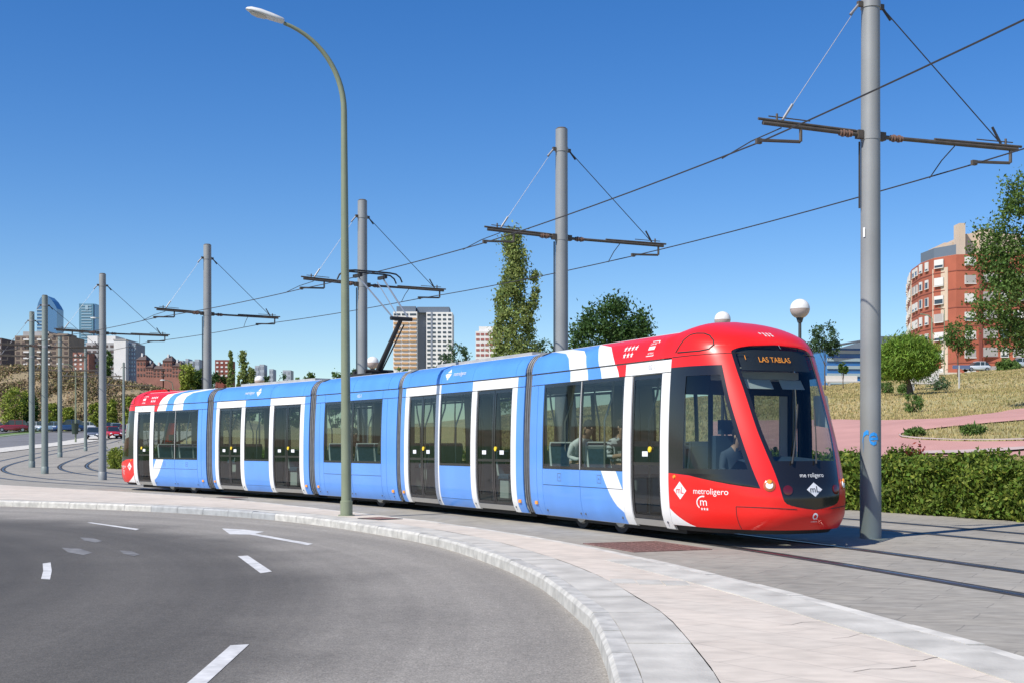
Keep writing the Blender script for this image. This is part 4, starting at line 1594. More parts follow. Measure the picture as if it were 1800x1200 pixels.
# ------------------------------------------------------------------ people in the tram
def person(label, sec_i, x, y, zseat, face, shirt, hair, trousers=(.03, .035, .05), lean=0.1, stripes=False, skin=(.42, .26, .18), arm=0.0):
    v = [(0, 0, .10), (-.03 + lean * .1, 0, .30), (.0 + lean * .25, 0, .52), (.03 + lean * .35, 0, .62), (.06 + lean * .45, 0, .73), (.07 + lean * .45, 0, .83)]
    e = [(0, 1), (1, 2), (2, 3), (3, 4), (4, 5)]
    r = [(.17, .15), (.15, .13), (.17, .13), (.065, .065), (.095, .085), (.085, .08)]

    def chain(root, pts, rad):
        prev = root
        for p, q in zip(pts, rad):
            v.append(p); r.append(q); e.append((prev, len(v) - 1)); prev = len(v) - 1
    for s in (-1, 1):
        chain(2, [(lean * .25, s * .19, .51), (.06 + lean * .1, s * .24, .27), (.30 + arm * .05, s * .16, .22 + arm), (.38 + arm * .05, s * .13, .23 + arm)], [(.075, .075), (.05, .05), (.04, .04), (.042, .025)])
        chain(0, [(.10, s * .10, .09), (.42, s * .12, .10), (.44, s * .12, -.32), (.56, s * .12, -.37)], [(.10, .10), (.075, .075), (.05, .05), (.05, .035)])
    me_ = bpy.data.meshes.new('person')
    me_.from_pydata(v, e, [])
    o = bpy.data.objects.new('person', me_)
    COL.objects.link(o)
    sk = o.modifiers.new('skin', 'SKIN')
    sk.use_smooth_shade = True
    lay = me_.skin_vertices[0].data
    for i, q in enumerate(r):
        lay[i].radius = q
    lay[0].use_root = True
    o.modifiers.new('sub', 'SUBSURF').levels = 2
    dg = bpy.context.evaluated_depsgraph_get()
    m2 = bpy.data.meshes.new_from_object(o.evaluated_get(dg))
    o.modifiers.clear()
    o.data = m2
    k = len(MATS)
    ms = [mat('shirt%d' % k, shirt, .9), mat('trousers%d' % k, trousers, .9), mat('skin%d' % k, skin, .6), mat('hair%d' % k, hair, .8), mat('stripe%d' % k, (.10, .11, .13), .9)]
    for q in ms:
        m2.materials.append(q)
    for p in m2.polygons:
        c = p.center
        hx = .06 + lean * .45
        if c.z > .66:
            p.material_index = 3 if (c.z > .79 + (c.x - hx) * .35 or c.x < hx + .012) else 2
        elif c.z > .59 and abs(c.y) < .09:
            p.material_index = 2
        elif c.z > .20 and c.x < .16 + lean * .30:
            p.material_index = 4 if stripes and int(c.z / .035) % 2 else 0
        elif abs(c.y) > .08 and c.z > .15 and c.x < .46:
            p.material_index = 2
        else:
            p.material_index = 1
    # face
    cx_, cz = .07 + lean * .45, .80
    f = MB()
    f.sphere((cx_ + .098, 0, cz - .02), .02, 8, 6)
    f.sphere((cx_ + .01, .088, cz - .02), .022, 8, 6, sc=(1, .5, 1.3)); f.sphere((cx_ + .01, -.088, cz - .02), .022, 8, 6, sc=(1, .5, 1.3))
    f.build('ears_and_nose', ms[2], o, smooth=60)
    MB().sphere((cx_ - .018, 0, cz + .035), .112, 14, 10, sc=(1.0, .88, .95)).build('hair', ms[3], o, smooth=60)
    f = MB()
    f.sphere((cx_ + .085, .034, cz + .005), .010, 6, 5); f.sphere((cx_ + .085, -.034, cz + .005), .010, 6, 5)
    f.build('eyes', ms[3], o)
    p = sec_pt(sec_i, x, y, 0) + TRAM0
    o.location = (p.x, p.y, zseat)
    o.rotation_euler = (0, 0, YAW[sec_i] + (0 if face > 0 else math.pi))
    o['label'] = label
    o['category'] = 'person'
    return o


person('person in white shirt seated at the first window behind the red cab section joint', 0, .72, -.62, 1.0, 1, (.70, .72, .72), (.02, .02, .02), lean=.9)
person('person in striped shirt seated behind the second window of the leading section', 0, 2.25, -.60, 1.0, 1, (.55, .57, .58), (.015, .012, .01), stripes=True, arm=.08)
person('dark haired person in brown top seated behind the window between two doors', 1, 2.55, .45, .86, -1, (.10, .05, .045), (.012, .01, .01))
person('person in dark red top at the left window of the middle section', 2, .78, -.5, 1.0, 1, (.12, .05, .05), (.015, .012, .012))
person('person raising an arm at the right window of the middle section', 2, 2.45, -.4, 1.0, 1, (.05, .06, .055), (.012, .01, .01), arm=.22)
person('tram driver at the control desk in the front cab', 0, 5.18, -.31, .82, 1, (.05, .07, .10), (.012, .01, .01), lean=.3)

# ------------------------------------------------------------------ overhead line
M_GALV = mat('galvanised_pole_paint', (.265, .275, .275), .5, var=.08, vscale=1.2, metal=.15)
M_GALVG = mat('green_grey_pole_paint', (.20, .235, .22), .5, var=.08, vscale=1.2, metal=.1)
M_ARM = mat('weathered_arm_tube', (.10, .085, .07), .6, metal=.3, var=.2, vscale=6)
M_CABLE = mat('cable', (.05, .05, .055), .6, metal=.3)
M_STAY = mat('stay_rope', (.25, .25, .26), .5, metal=.5)
M_GRAF = mat('blue_spray_paint', (.02, .27, .72), .6)
M_PORC = mat('insulator', (.20, .12, .09), .4)


def cl_at(k):
    """tangent and normal of the pole line at pole k"""
    d = np.linalg.norm(CL - np.array(POLES[k]), axis=1)
    i = int(np.argmin(d))
    return TAN[i], NRM[i]


PH = 8.93
pole_lab = ['nearest grey tram line pole, before the hedge, with a blue tag',
            'tall grey tram line pole behind the white and red swoosh of the tram roof',
            'tall grey tram line pole just right of the street lamp, by the pantograph',
            'tall grey tram line pole above the joint of the trailing red section',
            'tall grey tram line pole standing free left of the tram tail',
            'thick pole of the close pair on the left, the nearer one',
            'tall tram line pole left of the close pair, the farther one',
            'shorter looking grey tram line pole right of the close pair',
            'slim distant tram line pole with a collar, right of the litter bin post',
            'slim most distant tram line pole beside the tram tail']
WIRE = {-1: [], 1: []}
AH = 6.37
for k, (X, Y) in enumerate(POLES):
    t, n = cl_at(k)
    z0 = float(gl(Y))
    near = k < 7
    po = thing('tram_line_pole', pole_lab[k], 'pole', (X, Y, z0), math.atan2(n[1], n[0]), 'overhead line poles between the tracks')
    # local x axis = towards the park
    r0 = .163 if k < 8 else .14
    mb = MB()
    mb.tube([(0, 0, 0), (0, 0, 1.2), (0, 0, PH - .01), (0, 0, PH)], [r0 + .004, r0, r0 - .02, r0 - .035], 28)
    mb.build('shaft', M_GALV if k < 5 else M_GALVG, po, smooth=35)
    mb = MB()
    for zc, hz_ in ((AH, .07), (8.44, .05)):
        mb = MB()
        mb.tube([(0, 0, zc - hz_), (0, 0, zc + hz_)], r0 - .006, 24)
        mb.build('collar', M_GALV, po, smooth=40)
    for s in (-1, 1):
        mb = MB()
        mb.box(s * r0 if s > 0 else -r0 - .10, r0 + .10 if s > 0 else -r0, -.05, .05, AH - .06, AH + .07)
        mb.build('arm_lug', M_ARM, po)
        mb = MB()
        mb.box(s * r0 if s > 0 else -r0 - .08, r0 + .08 if s > 0 else -r0, -.03, .03, 8.40, 8.48)
        mb.build('stay_lug', M_ARM, po)
    lens = {-1: 1.98, 1: 2.95}
    for s in (-1, 1):
        Lm = lens[s]
        a = MB()
        a.tube([(s * (r0 + .05), 0, AH), (s * Lm, 0, AH + .03)], .034, 8)
        a.tube([(s * (Lm - 1.7), .0, AH + .055), (s * (Lm + .08), .0, AH + .085)], .022, 8)
        am = a.build('bracket_arm', M_ARM, po, smooth=50)
        ins = MB()
        for q in range(5):
            c = s * (r0 + .22 + .05 * q)
            ins.tube([(c, 0, AH), (c + .02, 0, AH)], .062 if q % 2 else .05, 10)
        ins.build('insulator', M_PORC, am, smooth=50)
        dr = MB()
        xw = s * 2.05
        root = -s * .72 if s < 0 else .62 * s
        xr_ = xw + (.75 if s < 0 else .75)
        dr.tube([(xr_, 0, AH), (xr_, 0, AH - .20)], .028, 6)
        dr.tube([(xr_, .02, AH - .20), (xw, .02, AH - .24)], .026, 6)
        dr.box(xw - .05, xw + .04, -.03, .03, AH - .30, AH - .22)
        dr.build('registration_arm', M_ARM, am)
        cl_ = MB()
        cl_.tube([(s * (Lm - .25), 0, AH + .06), (s * (Lm - .25), .0, AH + .19)], .02, 6)
        cl_.tube([(s * (Lm - .10), 0, AH + .14), (s * (Lm - .85), 0, AH + .13)], .010, 5)
        cl_.build('stay_clamp', M_ARM, am)
        st = MB()
        xe = s * (Lm - .35)
        st.tube([(s * (r0 + .05), 0, 8.44), (xe, 0, AH + .10)], .010 if s > 0 else .005, 5)
        st.tube([(xe - s * .18, 0, AH + .36), (xe, 0, AH + .10)], .022, 6)
        st.tube([(s * (r0 + .05), 0, 8.44), (s * (r0 + .22), 0, 8.25)], .022, 6)
        st.build('stay', M_CABLE if s > 0 else M_STAY, po)
        wp = np.array([X, Y]) + n * (s * 2.05)
        WIRE[s].append((wp[0], wp[1], z0 + AH - .28))
    if k > 3:
        MB().tube([(0, 0, 0), (0, 0, .34), (0, 0, .36)], [r0 + .02, r0 + .02, r0 + .004], 24).build('base_sleeve', M_GALV if k < 5 else M_GALVG, po, smooth=40)
    MB().tube([(0, 0, PH - .004), (0, 0, PH + .03)], [r0 - .02, r0 - .06], 20).build('cap', M_ARM, po)
    # cable down the near side
    mb = MB()
    ang = math.pi * .93
    ax, ay = math.cos(ang), math.sin(ang)
    pts = [(ax * (r0 + .02 + .03 * math.sin(q * 2.1) * (q % 3 == 0)), ay * (r0 + .02), AH - .1 - q * .35) for q in range(9 if k else 4)]
    mb.tube(pts, .018, 5)
    mb.build('down_cable', M_CABLE, po)
    if k == 0:
        # sprayed tag wrapped round the shaft
        def onpole(u, z, off=.006):
            base = math.atan2(-Y, -X) - math.atan2(n[1], n[0])
            th = base + u / r0
            return (math.cos(th) * (r0 + off), math.sin(th) * (r0 + off), z)
        gmb = MB()

        def stroke(pts, wd):
            P = []
            for i_, (u, z) in enumerate(pts):
                P.append([onpole(u, z + wd), onpole(u, z - wd)])
            gmb.grid(P, flip=False)
        zc = 1.58
        stroke([(-.13, zc - .05), (-.12, zc + .0), (-.11, zc + .06), (-.06, zc + .10), (-.03, zc + .09)], .035)
        stroke([(-.12, zc - .16), (-.115, zc - .05)], .08)
        stroke([(-.02, zc + .01), (.0, zc + .055), (.05, zc + .075), (.10, zc + .05), (.11, zc)], .026)
        stroke([(-.02, zc), (.03, zc - .005), (.12, zc)], .022)
        stroke([(-.02, zc), (.0, zc - .06), (.05, zc - .085), (.09, zc - .06)], .026)
        gmb.build('spray_tag', M_GRAF, po)
        MB().add([onpole(-.12, 4.75, .006), onpole(-.085, 4.75, .006), onpole(-.085, 4.9, .006), onpole(-.12, 4.9, .006)], [(0, 1, 2, 3)]).build('number_plate', M_PASTE, po)

for s, lab in ((-1, 'black contact wire above the track the tram runs on'), (1, 'black contact wire above the track along the hedge')):
    P = [np.array(p) for p in WIRE[s]]
    p0 = np.array([8.79, 9.85, 0]) + np.array([.956 * s * 2.05, .292 * s * 2.05, AH - .28])
    P = [p0 + np.array([2.9, -10, 0.]), p0] + P
    pts = []
    for a, b in zip(P[:-1], P[1:]):
        for k in range(8):
            t = k / 8
            q = a + (b - a) * t
            q[2] -= .05 * 4 * t * (1 - t)
            pts.append(tuple(q))
    pts.append(tuple(P[-1]))
    MB().tube(pts, .0125, 5).build('contact_wire', M_CABLE, label=lab, category='wire')
# short feeder tails clamped to the wires beside each bracket
for k in range(5):
    t, n = cl_at(k)
    X, Y = POLES[k]
    for s in (-1, 1):
        a = np.array([X, Y]) + n * s * 2.05
        b = a + t * 1.1
        c = np.array([X, Y]) + n * s * (2.05 - .4)
        MB().tube([(c[0], c[1], AH - .02), ((b[0] + c[0]) / 2, (b[1] + c[1]) / 2, AH - .12), (b[0], b[1], AH - .29)], .010, 5).build(
            'jumper_wire', M_CABLE, label='thin jumper wire from bracket arm to %s contact wire at the %s pole' % ('near' if s < 0 else 'far', ['first', 'second', 'third', 'fourth', 'fifth'][k]), category='wire')

# ------------------------------------------------------------------ street lamp
M_LPOST = mat('olive_green_post_paint', (.205, .235, .155), .5, var=.07, vscale=2)
M_LHEAD = mat('lamp_housing_grey', (.62, .63, .62), .45)
M_LGL = mat('lamp_bowl', (.55, .52, .45), .2)
lx, ly = px2w(609, 905.5, ZP)
lamp = thing('street_lamp', 'tall olive green street lamp with curved arm in front of the tram', 'street lamp', (lx, ly, ZP))
ad = Vector((-.95, -.312, 0))
pts, rad = [], []
for z in (0, .3, .31, 2.0, 4.5, 7.0, 8.2):
    pts.append(Vector((-.006 * z, 0, z))); rad.append([.125, .125, .105, .098, .085, .07, .062][[0, .3, .31, 2.0, 4.5, 7.0, 8.2].index(z)])
for k in range(1, 15):
    t = k / 14
    a = t * R(76)
    rr_ = 1.62
    p = Vector((-.05, 0, 8.2)) + ad * (rr_ * .99 * (1 - math.cos(a))) + Vector((0, 0, rr_ * math.sin(a) * 1.06))
    pts.append(p); rad.append(.062 - .026 * t)
MB().tube(pts, rad, 16).build('post', M_LPOST, lamp, smooth=50)
MB().tube([(0, 0, 0), (0, 0, .02)], .17, 16).build('base_plate', M_LPOST, lamp)
e = pts[-1]
dh = (ad * math.cos(R(14)) + Vector((0, 0, math.sin(R(14))))).normalized()
side_ = dh.cross(Vector((0, 0, 1))).normalized()
upv = side_.cross(dh).normalized()
P = []
prof_h = [(0, .05, .05), (.04, .10, .075), (.25, .125, .09), (.50, .13, .095), (.68, .10, .075), (.76, .05, .04), (.78, .01, .01)]
for d_, wd, ht in prof_h:
    c = e + dh * d_ + upv * .02
    P.append([tuple(c + side_ * wd * math.cos(t) + upv * (ht if math.sin(t) > 0 else ht * .45) * math.sin(t)) for t in np.linspace(0, 2 * math.pi, 17)])
MB().grid(P, flip=False).build('lamp_head', M_LHEAD, lamp, smooth=60)
P = []
for d_, wd, ht in [(.34, .02, .01), (.38, .085, .03), (.52, .10, .05), (.64, .08, .035), (.69, .02, .01)]:
    c = e + dh * d_ + upv * (-.015)
    P.append([tuple(c + side_ * wd * math.cos(t) + upv * ht * math.sin(t)) for t in np.linspace(math.pi, 2 * math.pi, 9)])
MB().grid(P).build('lamp_bowl', M_LGL, lamp, smooth=60)

# globe lamps in the park
M_GLOBE = mat('opal_globe', (.82, .82, .80), .25, translucent=.15)
M_GLOBE2 = mat('opal_globe_lower', (.62, .52, .48), .3, translucent=.3)
M_GPOST = mat('dark_lamp_post', (.05, .055, .055), .5)
for (x, y, d, r_, lab) in ((1406, 543, 32.5, .255, 'white globe park lamp above the tram front, on a dark post'), (1270, 562, 38.5, .25, 'white globe park lamp peeping over the red tram roof'),
                           (655, 637, 50, .25, 'white globe park lamp over the blue tram roof by the pantograph foot'), (456, 668, 69, .27, 'distant white globe park lamp over the rear blue roof')):
    X = (x - 900) / FPX * d
    z = EYE + (HOR - y) / FPX * d
    g = lz(X, d)
    o = thing('globe_lamp', lab, 'park lamp', (X, d, g), group='globe lamps in the park')
    h = z - g
    MB().tube([(0, 0, 0), (0, 0, .5), (0, 0, h - r_)], [.08, .055, .04], 10).build('post', M_GPOST, o, smooth=50)
    MB().tube([(0, 0, h - r_ - .10), (0, 0, h - r_ + .03)], [.06, .10], 12).build('collar', M_GPOST, o, smooth=50)
    P, Q = [], []
    for i in range(7):
        t = R(90) * i / 6
        P.append([(r_ * math.sin(t) * math.cos(u), r_ * math.sin(t) * math.sin(u), h + r_ * math.cos(t)) for u in np.linspace(0, 2 * math.pi, 21)])
        t2 = R(90) + R(84) * i / 6
        Q.append([(r_ * math.sin(t2) * math.cos(u), r_ * math.sin(t2) * math.sin(u), h + r_ * math.cos(t2)) for u in np.linspace(0, 2 * math.pi, 21)])
    MB().grid(P, flip=True).build('globe_cap', M_GLOBE, o, smooth=60)
    MB().grid(Q, flip=True).build('globe_bowl', M_GLOBE2, o, smooth=60)

# slim lamp post with litter bin, far left, and more street lamps beyond
M_BIN = mat('dark_green_bin', (.03, .05, .035), .6)
for (x, yb_, ytop, d, bin_, lab) in ((133, 776, 640, 142, True, 'slim olive lamp post with a dark green litter bin beside the far road'),
                                     (186, 750, 560, 175, False, 'slim olive lamp post half hidden by the free standing pole'),
                                     (304, 720, 668, 205, False, 'slim far lamp post above the tram tail')):
    X = (x - 900) / FPX * d
    g = float(gl(d)) + .05
    h = EYE + (HOR - ytop) / FPX * d - g
    o = thing('far_street_lamp', lab, 'street lamp', (X, d, g))
    MB().tube([(0, 0, 0), (0, 0, h - 1.0), (-.15, -.1, h - .3), (-.8, -.4, h), (-1.2, -.6, h)], [.11, .08, .07, .06, .05], 8).build('post', M_LPOST, o, smooth=50)
    MB().sphere((-1.5, -.75, h), .35, 8, 6, sc=(1.2, .6, .35)).build('lamp_head', M_LHEAD, o, smooth=60)
    if bin_:
        mb = MB()
        mb.tube([(0, -.2, .9), (0, -.2, 1.0), (0, -.2, 1.95), (0, -.2, 2.1)], [.30, .34, .40, .46], 12)
        mb.build('litter_bin', M_BIN, o, smooth=50)


# ------------------------------------------------------------------ vegetation
def leaf_quads(C, size, aspect=.55, up=None, fold=True):
    """rhombic leaves (two triangles each) at centres C with random directions"""
    n = len(C)
    d = RNG.normal(size=(n, 3))
    if up is not None:
        d += up
    d /= np.linalg.norm(d, axis=1)[:, None]
    h = RNG.normal(size=(n, 3))
    w = np.cross(d, h)
    w /= np.linalg.norm(w, axis=1)[:, None] + 1e-9
    s = (size * RNG.uniform(.65, 1.35, n))[:, None] if np.isscalar(size) else (size * RNG.uniform(.65, 1.35, n))[:, None]
    V = np.stack([C - d * s * .5, C + w * s * aspect * .5 - d * s * .05, C + d * s * .5, C - w * s * aspect * .5 - d * s * .05], 1)
    F = np.arange(4 * n).reshape(n, 4)
    return V.reshape(-1, 3), F


def foliage(name, C, size, m, parent, aspect=.55, up=None, **props):
    V, F = leaf_quads(C, size, aspect, up)
    me_ = raw_mesh(name, V, F, m, 4)
    return obj(name, me_, parent, **props)


def clumps(center, rad, n_clump, per, cr, shell=.75, flat=1.0):
    """leaf centres gathered in clumps spread through an ellipsoid"""
    u = RNG.normal(size=(n_clump, 3))
    u /= np.linalg.norm(u, axis=1)[:, None]
    q = (RNG.uniform(0, 1, n_clump)**(1 / 3) * (1 - shell) + shell * RNG.uniform(.72, 1.0, n_clump))[:, None]
    c = np.array(center) + u * q * np.array(rad)
    cs = cr * RNG.uniform(.6, 1.4, n_clump)
    L_ = RNG.normal(size=(n_clump, per, 3)) * cs[:, None, None] * np.array([1, 1, flat]) * .55 + c[:, None, :]
    return L_.reshape(-1, 3)


def leafm(name, c, isl=.35, tr=.3):
    return mat(name, c, .65, island=isl, translucent=tr, spec=.3)


M_LF_DARK = leafm('dark_leaf', (0.045, 0.095, 0.022))
M_LF_MID = leafm('mid_leaf', (0.095, 0.165, 0.036))
M_LF_YEL = leafm('yellow_green_leaf', (0.24, 0.29, 0.045))
M_LF_POP = leafm('poplar_leaf', (0.25, 0.31, 0.10), .5, .45)
M_LF_PINE = leafm('pine_needle', (0.16, 0.265, 0.035), .4)
M_LF_HEDGE = leafm('hedge_leaf', (0.115, 0.18, 0.024), .5)
M_LF_HEDGE2 = leafm('hedge_leaf_pale', (0.21, 0.26, 0.04), .4)
M_LF_BLUE = leafm('blue_green_leaf', (0.06, 0.115, 0.05), .4)
M_LF_RED = leafm('red_leaf', (.22, .03, .025), .4)
M_BARK = mat('bark', (.095, .068, .048), .9, var=.3, vscale=8, bump=.5, bscale=20)
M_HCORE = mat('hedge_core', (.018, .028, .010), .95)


def tree(name, label, base, trunk_h, trunk_r, parts, leaf, lsize, height, lean=(0, 0), group=None, aspect=.55, up=None, branches=6):
    """parts: list of (dx, dy, z, rx, ry, rz, n_clumps, leaves per clump, clump radius)"""
    t = thing(name, label, 'tree', base, 0, group)
    mb = MB()
    top = height * .8
    k = 7
    pts = [(lean[0] * (i / (k - 1)) + .03 * math.sin(i * 2.3) * trunk_r * 8, lean[1] * (i / (k - 1)), top * i / (k - 1)) for i in range(k)]
    rs = [trunk_r * (1.25 if i == 0 else 1) * (1 - .85 * i / (k - 1)) for i in range(k)]
    mb.tube(pts, rs, 9)
    for b in range(branches):
        q = random.choice(parts)
        z0 = trunk_h + (top - trunk_h) * random.uniform(.0, .75)
        f_ = z0 / top
        s = Vector((lean[0] * f_, lean[1] * f_, z0))
        a = random.uniform(0, 6.28)
        e_ = Vector((q[0] + q[3] * .7 * math.cos(a), q[1] + q[4] * .7 * math.sin(a), max(z0 + .2, q[2] + q[5] * random.uniform(-.2, .5))))
        m_ = (s + e_) / 2 + Vector((0, 0, .12 * (e_ - s).length))
        r_ = trunk_r * (1 - .8 * f_) * .5
        mb.tube([s, m_, e_], [r_, r_ * .6, r_ * .2], 6)
    mb.build('trunk', M_BARK, t, smooth=50)
    C = np.concatenate([clumps((q[0], q[1], q[2]), (q[3], q[4], q[5]), q[6], q[7], q[8]) for q in parts])
    foliage('crown', C, lsize, leaf, t, aspect, up)
    return t


def at_px(x, d):
    return (x - 900) / FPX * d


def zpx(y, d):
    return EYE + (HOR - y) / FPX * d


# hedge along the far side of the tracks
i0 = int(np.argmin(np.abs(ARC - 14)))
i1 = int(np.argmin(np.linalg.norm(CL - np.array([-27.2, 72.0]), axis=1)))
hedge = thing('hedge', 'long clipped evergreen hedge along the tram tracks', 'hedge', (*(CL[i0] + NRM[i0] * 5.9), 0))
HO = np.array([*(CL[i0] + NRM[i0] * 5.9), 0])
HH = 1.08
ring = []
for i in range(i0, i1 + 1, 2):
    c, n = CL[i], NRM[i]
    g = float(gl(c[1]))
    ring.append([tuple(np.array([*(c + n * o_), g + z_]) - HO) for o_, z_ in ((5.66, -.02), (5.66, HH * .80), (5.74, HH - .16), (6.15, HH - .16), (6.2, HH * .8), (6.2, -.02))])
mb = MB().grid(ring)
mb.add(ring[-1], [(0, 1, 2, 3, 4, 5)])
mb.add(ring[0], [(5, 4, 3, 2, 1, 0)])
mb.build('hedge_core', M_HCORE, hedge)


def hedge_pts(n, a0, a1):
    a = RNG.uniform(a0, a1, n)
    X = np.interp(a, ARC, CL[:, 0]); Y = np.interp(a, ARC, CL[:, 1])
    NX = np.interp(a, ARC, NRM[:, 0]); NY = np.interp(a, ARC, NRM[:, 1])
    w = RNG.uniform(0, 1, n)
    bump_ = .09 * np.sin(a * 3.1) + .07 * np.sin(a * 7.7 + 1) + .05 * np.sin(a * 13.3)
    off = np.where(w < .62, 5.46 + RNG.normal(0, .07, n) + .05 * np.sin(a * 5.3), RNG.uniform(5.45, 6.38, n))
    z = np.where(w < .62, RNG.uniform(0.02, HH, n), HH + RNG.normal(0, .075, n) + bump_ * 1.1)
    off = np.where(w < .62, off + .05 * np.sin(z * 9 + a * 4), off)
    return np.stack([X + NX * off, Y + NY * off, z + gl(Y)], 1) - HO


an = ARC[int(np.argmin(np.linalg.norm(CL - np.array([-1.5, 34.0]), axis=1)))]
foliage('foliage', hedge_pts(52000, ARC[i0], an), .115, M_LF_HEDGE, hedge, .5, up=np.array([-.35, -.35, .5]))
foliage('pale_shoots', hedge_pts(22000, ARC[i0], an), .11, M_LF_HEDGE2, hedge, .5, up=np.array([-.3, -.3, .9]))
foliage('foliage', hedge_pts(16000, an, ARC[i1]), .15, M_LF_HEDGE, hedge, .5, up=np.array([-.35, -.35, .5]))
sp_a = RNG.uniform(ARC[i0], an, 260)
sx_ = np.interp(sp_a, ARC, CL[:, 0]) + np.interp(sp_a, ARC, NRM[:, 0]) * RNG.uniform(5.5, 6.2, 260)
sy_ = np.interp(sp_a, ARC, CL[:, 1]) + np.interp(sp_a, ARC, NRM[:, 1]) * RNG.uniform(5.5, 6.2, 260)
sh_ = RNG.uniform(.08, .30, 260)
Csp = np.stack([np.repeat(sx_, 9) + RNG.normal(0, .05, 2340), np.repeat(sy_, 9) + RNG.normal(0, .05, 2340), HH - .05 + np.repeat(sh_, 9) * np.tile(np.linspace(0, 1, 9), 260)], 1) - HO
foliage('top_sprigs', Csp, .10, M_LF_HEDGE2, hedge, .42, up=np.array([0, 0, 1.0]))
he = thing('hedge_end_shrub', 'rounded bright green shrub at the hedge end beside the tram tail', 'shrub', (-21.6, 71.0, .2))
Ch = clumps((0, 0, .55), (1.35, 1.2, .75), 130, 40, .22)
Ch[:, 2] = np.abs(Ch[:, 2])
foliage('foliage', Ch, .15, M_LF_HEDGE2, he, .5, up=np.array([-.3, -.3, .6]))
Cs_ = MB()
for k in range(9):
    Cs_.tube([(0, 0, 0), (.9 * math.cos(k * .7), .8 * math.sin(k * .7), .9)], [.05, .01], 5)
Cs_.build('stems', M_BARK, he)
# far end shrub of the hedge beside the tram tail
# red-tipped shrub in the hedge
pr = px2w(1574, 900, 0)
rs_ = thing('red_shrub', 'red-leaved shoots rising out of the hedge right of the nearest pole', 'shrub', (pr[0] + .35, pr[1] + .3, 0))
mb = MB()
tips = []
for k in range(16):
    x0, y0 = random.uniform(-.22, .55), random.uniform(-.2, .3)
    h = random.uniform(1.2, 1.62) if x0 < .35 else random.uniform(1.1, 1.45)
    e_ = (x0 + random.uniform(-.08, .08), y0, h)
    mb.tube([(x0 * .6, y0, .3), (x0, y0, .9), e_], [.012, .008, .004], 5)
    for q in range(26):
        t = random.uniform(.62, 1.02)
        tips.append((x0 * (.6 + .4 * t) + random.uniform(-.06, .06), y0 + random.uniform(-.06, .06), .3 + (h - .3) * t))
mb.build('stems', M_BARK, rs_)
foliage('leaves', np.array(tips), .10, M_LF_RED, rs_, .38, up=np.array([0, 0, .8]))

# stone pine
p = px_land(1600, 694)
sc_ = p[1] / FPX
g = p[2]
H = 106 * sc_
tree('stone_pine', 'round-crowned bright green stone pine on the dry meadow', tuple(p), 28 * sc_, 5.5 * sc_,
     [(-4 * sc_, 0, 66 * sc_, 47 * sc_, 44 * sc_, 33 * sc_, 300, 90, .40), (-4 * sc_, 0, 52 * sc_, 44 * sc_, 42 * sc_, 17 * sc_, 110, 70, .34)],
     M_LF_PINE, .26, H, lean=(-10 * sc_, 0), aspect=.22, up=np.array([0, 0, 1.1]), branches=9)
# big tree at the right edge
d = 60.0
X = at_px(1852, d)
g = lz(X, d)
q = d / FPX
tree('broadleaf_tree', 'large dark broadleaf tree cut by the right edge in front of the brick block', (X, d, g), 2.0, .20,
     [((x_ + 12 - 1852) * q, dy_, zpx(y_, d) - g, rx_ * q, rx_ * q, ry_ * q, n_c, 66, .46) for x_, y_, rx_, ry_, n_c, dy_ in
      ((1762, 462, 54, 46, 34, 0), (1752, 525, 48, 40, 28, -.4), (1790, 392, 48, 42, 32, .2), (1800, 345, 36, 34, 20, 0), (1778, 590, 48, 38, 26, .2), (1818, 470, 76, 66, 66, .3),
       (1716, 448, 26, 18, 8, 0), (1775, 330, 16, 14, 5, 0), (1722, 412, 24, 12, 6, .1), (1826, 570, 64, 52, 46, 0), (1712, 545, 22, 22, 6, -.2))],
     M_LF_MID, .17, zpx(330, d) - g, branches=16)


def px_tree(name, label, x, ytop, wpx, d, leaf, style='round', ybase=None, group=None, dens=1.0, lsize=None):
    X = at_px(x, d)
    g = lz(X, d)
    zt = zpx(ytop, d) - g
    w = wpx * d / FPX / 2
    ls = lsize or max(.14, d / FPX * 4.2)
    if style == 'round':
        parts = [(0, 0, zt - w * .72, w * .95, w * .9, w * .70, int(80 * dens), 60, w * .20), (-w * .4, 0, zt - w * 1.1, w * .7, w * .7, w * .6, int(34 * dens), 60, w * .18),
                 (w * .45, .0, zt - w * 1.15, w * .66, w * .6, w * .5, int(30 * dens), 60, w * .18)]
    elif style == 'poplar':
        n = 9
        parts = []
        for k in range(n):
            t = k / (n - 1)
            z = zt * (.16 + .80 * t)
            r_ = w * (.66 + .40 * math.sin(math.pi * min(1, t * 1.25 + .15))) * (1 - .62 * t**2.5)
            parts.append((random.uniform(-.12, .12) * w, 0, z, r_, r_, zt / n * .85, int(15 * dens), 46, w * .26))
        for sx, t0 in ((-.72, .35), (.62, .55), (.86, .72), (-.6, .62)):
            parts.append((sx * w, 0, zt * t0, w * .18, w * .2, zt * .12, int(9 * dens), 30, w * .13))
    elif style == 'full':
        parts = [(0, 0, zt * .62, w, w, zt * .36, int(60 * dens), 40, w * .26), (0, 0, zt * .30, w * .95, w * .9, zt * .3, int(44 * dens), 40, w * .26)]
    else:  # sparse
        parts = [(0, 0, zt - w * 1.0, w * .8, w * .8, w * .9, int(26 * dens), 24, w * .2), (-w * .5, 0, zt - w * 1.4, w * .5, w * .5, w * .6, int(12 * dens), 22, w * .18),
                 (w * .4, 0, zt - w * 1.7, w * .5, w * .5, w * .5, int(12 * dens), 22, w * .18)]
    return tree(name, label, (X, d, g), zt * .3, max(.06, w * .05), parts, leaf, ls, zt, group=group, branches=8, up=np.array([0, 0, .5]) if style == 'poplar' else None)


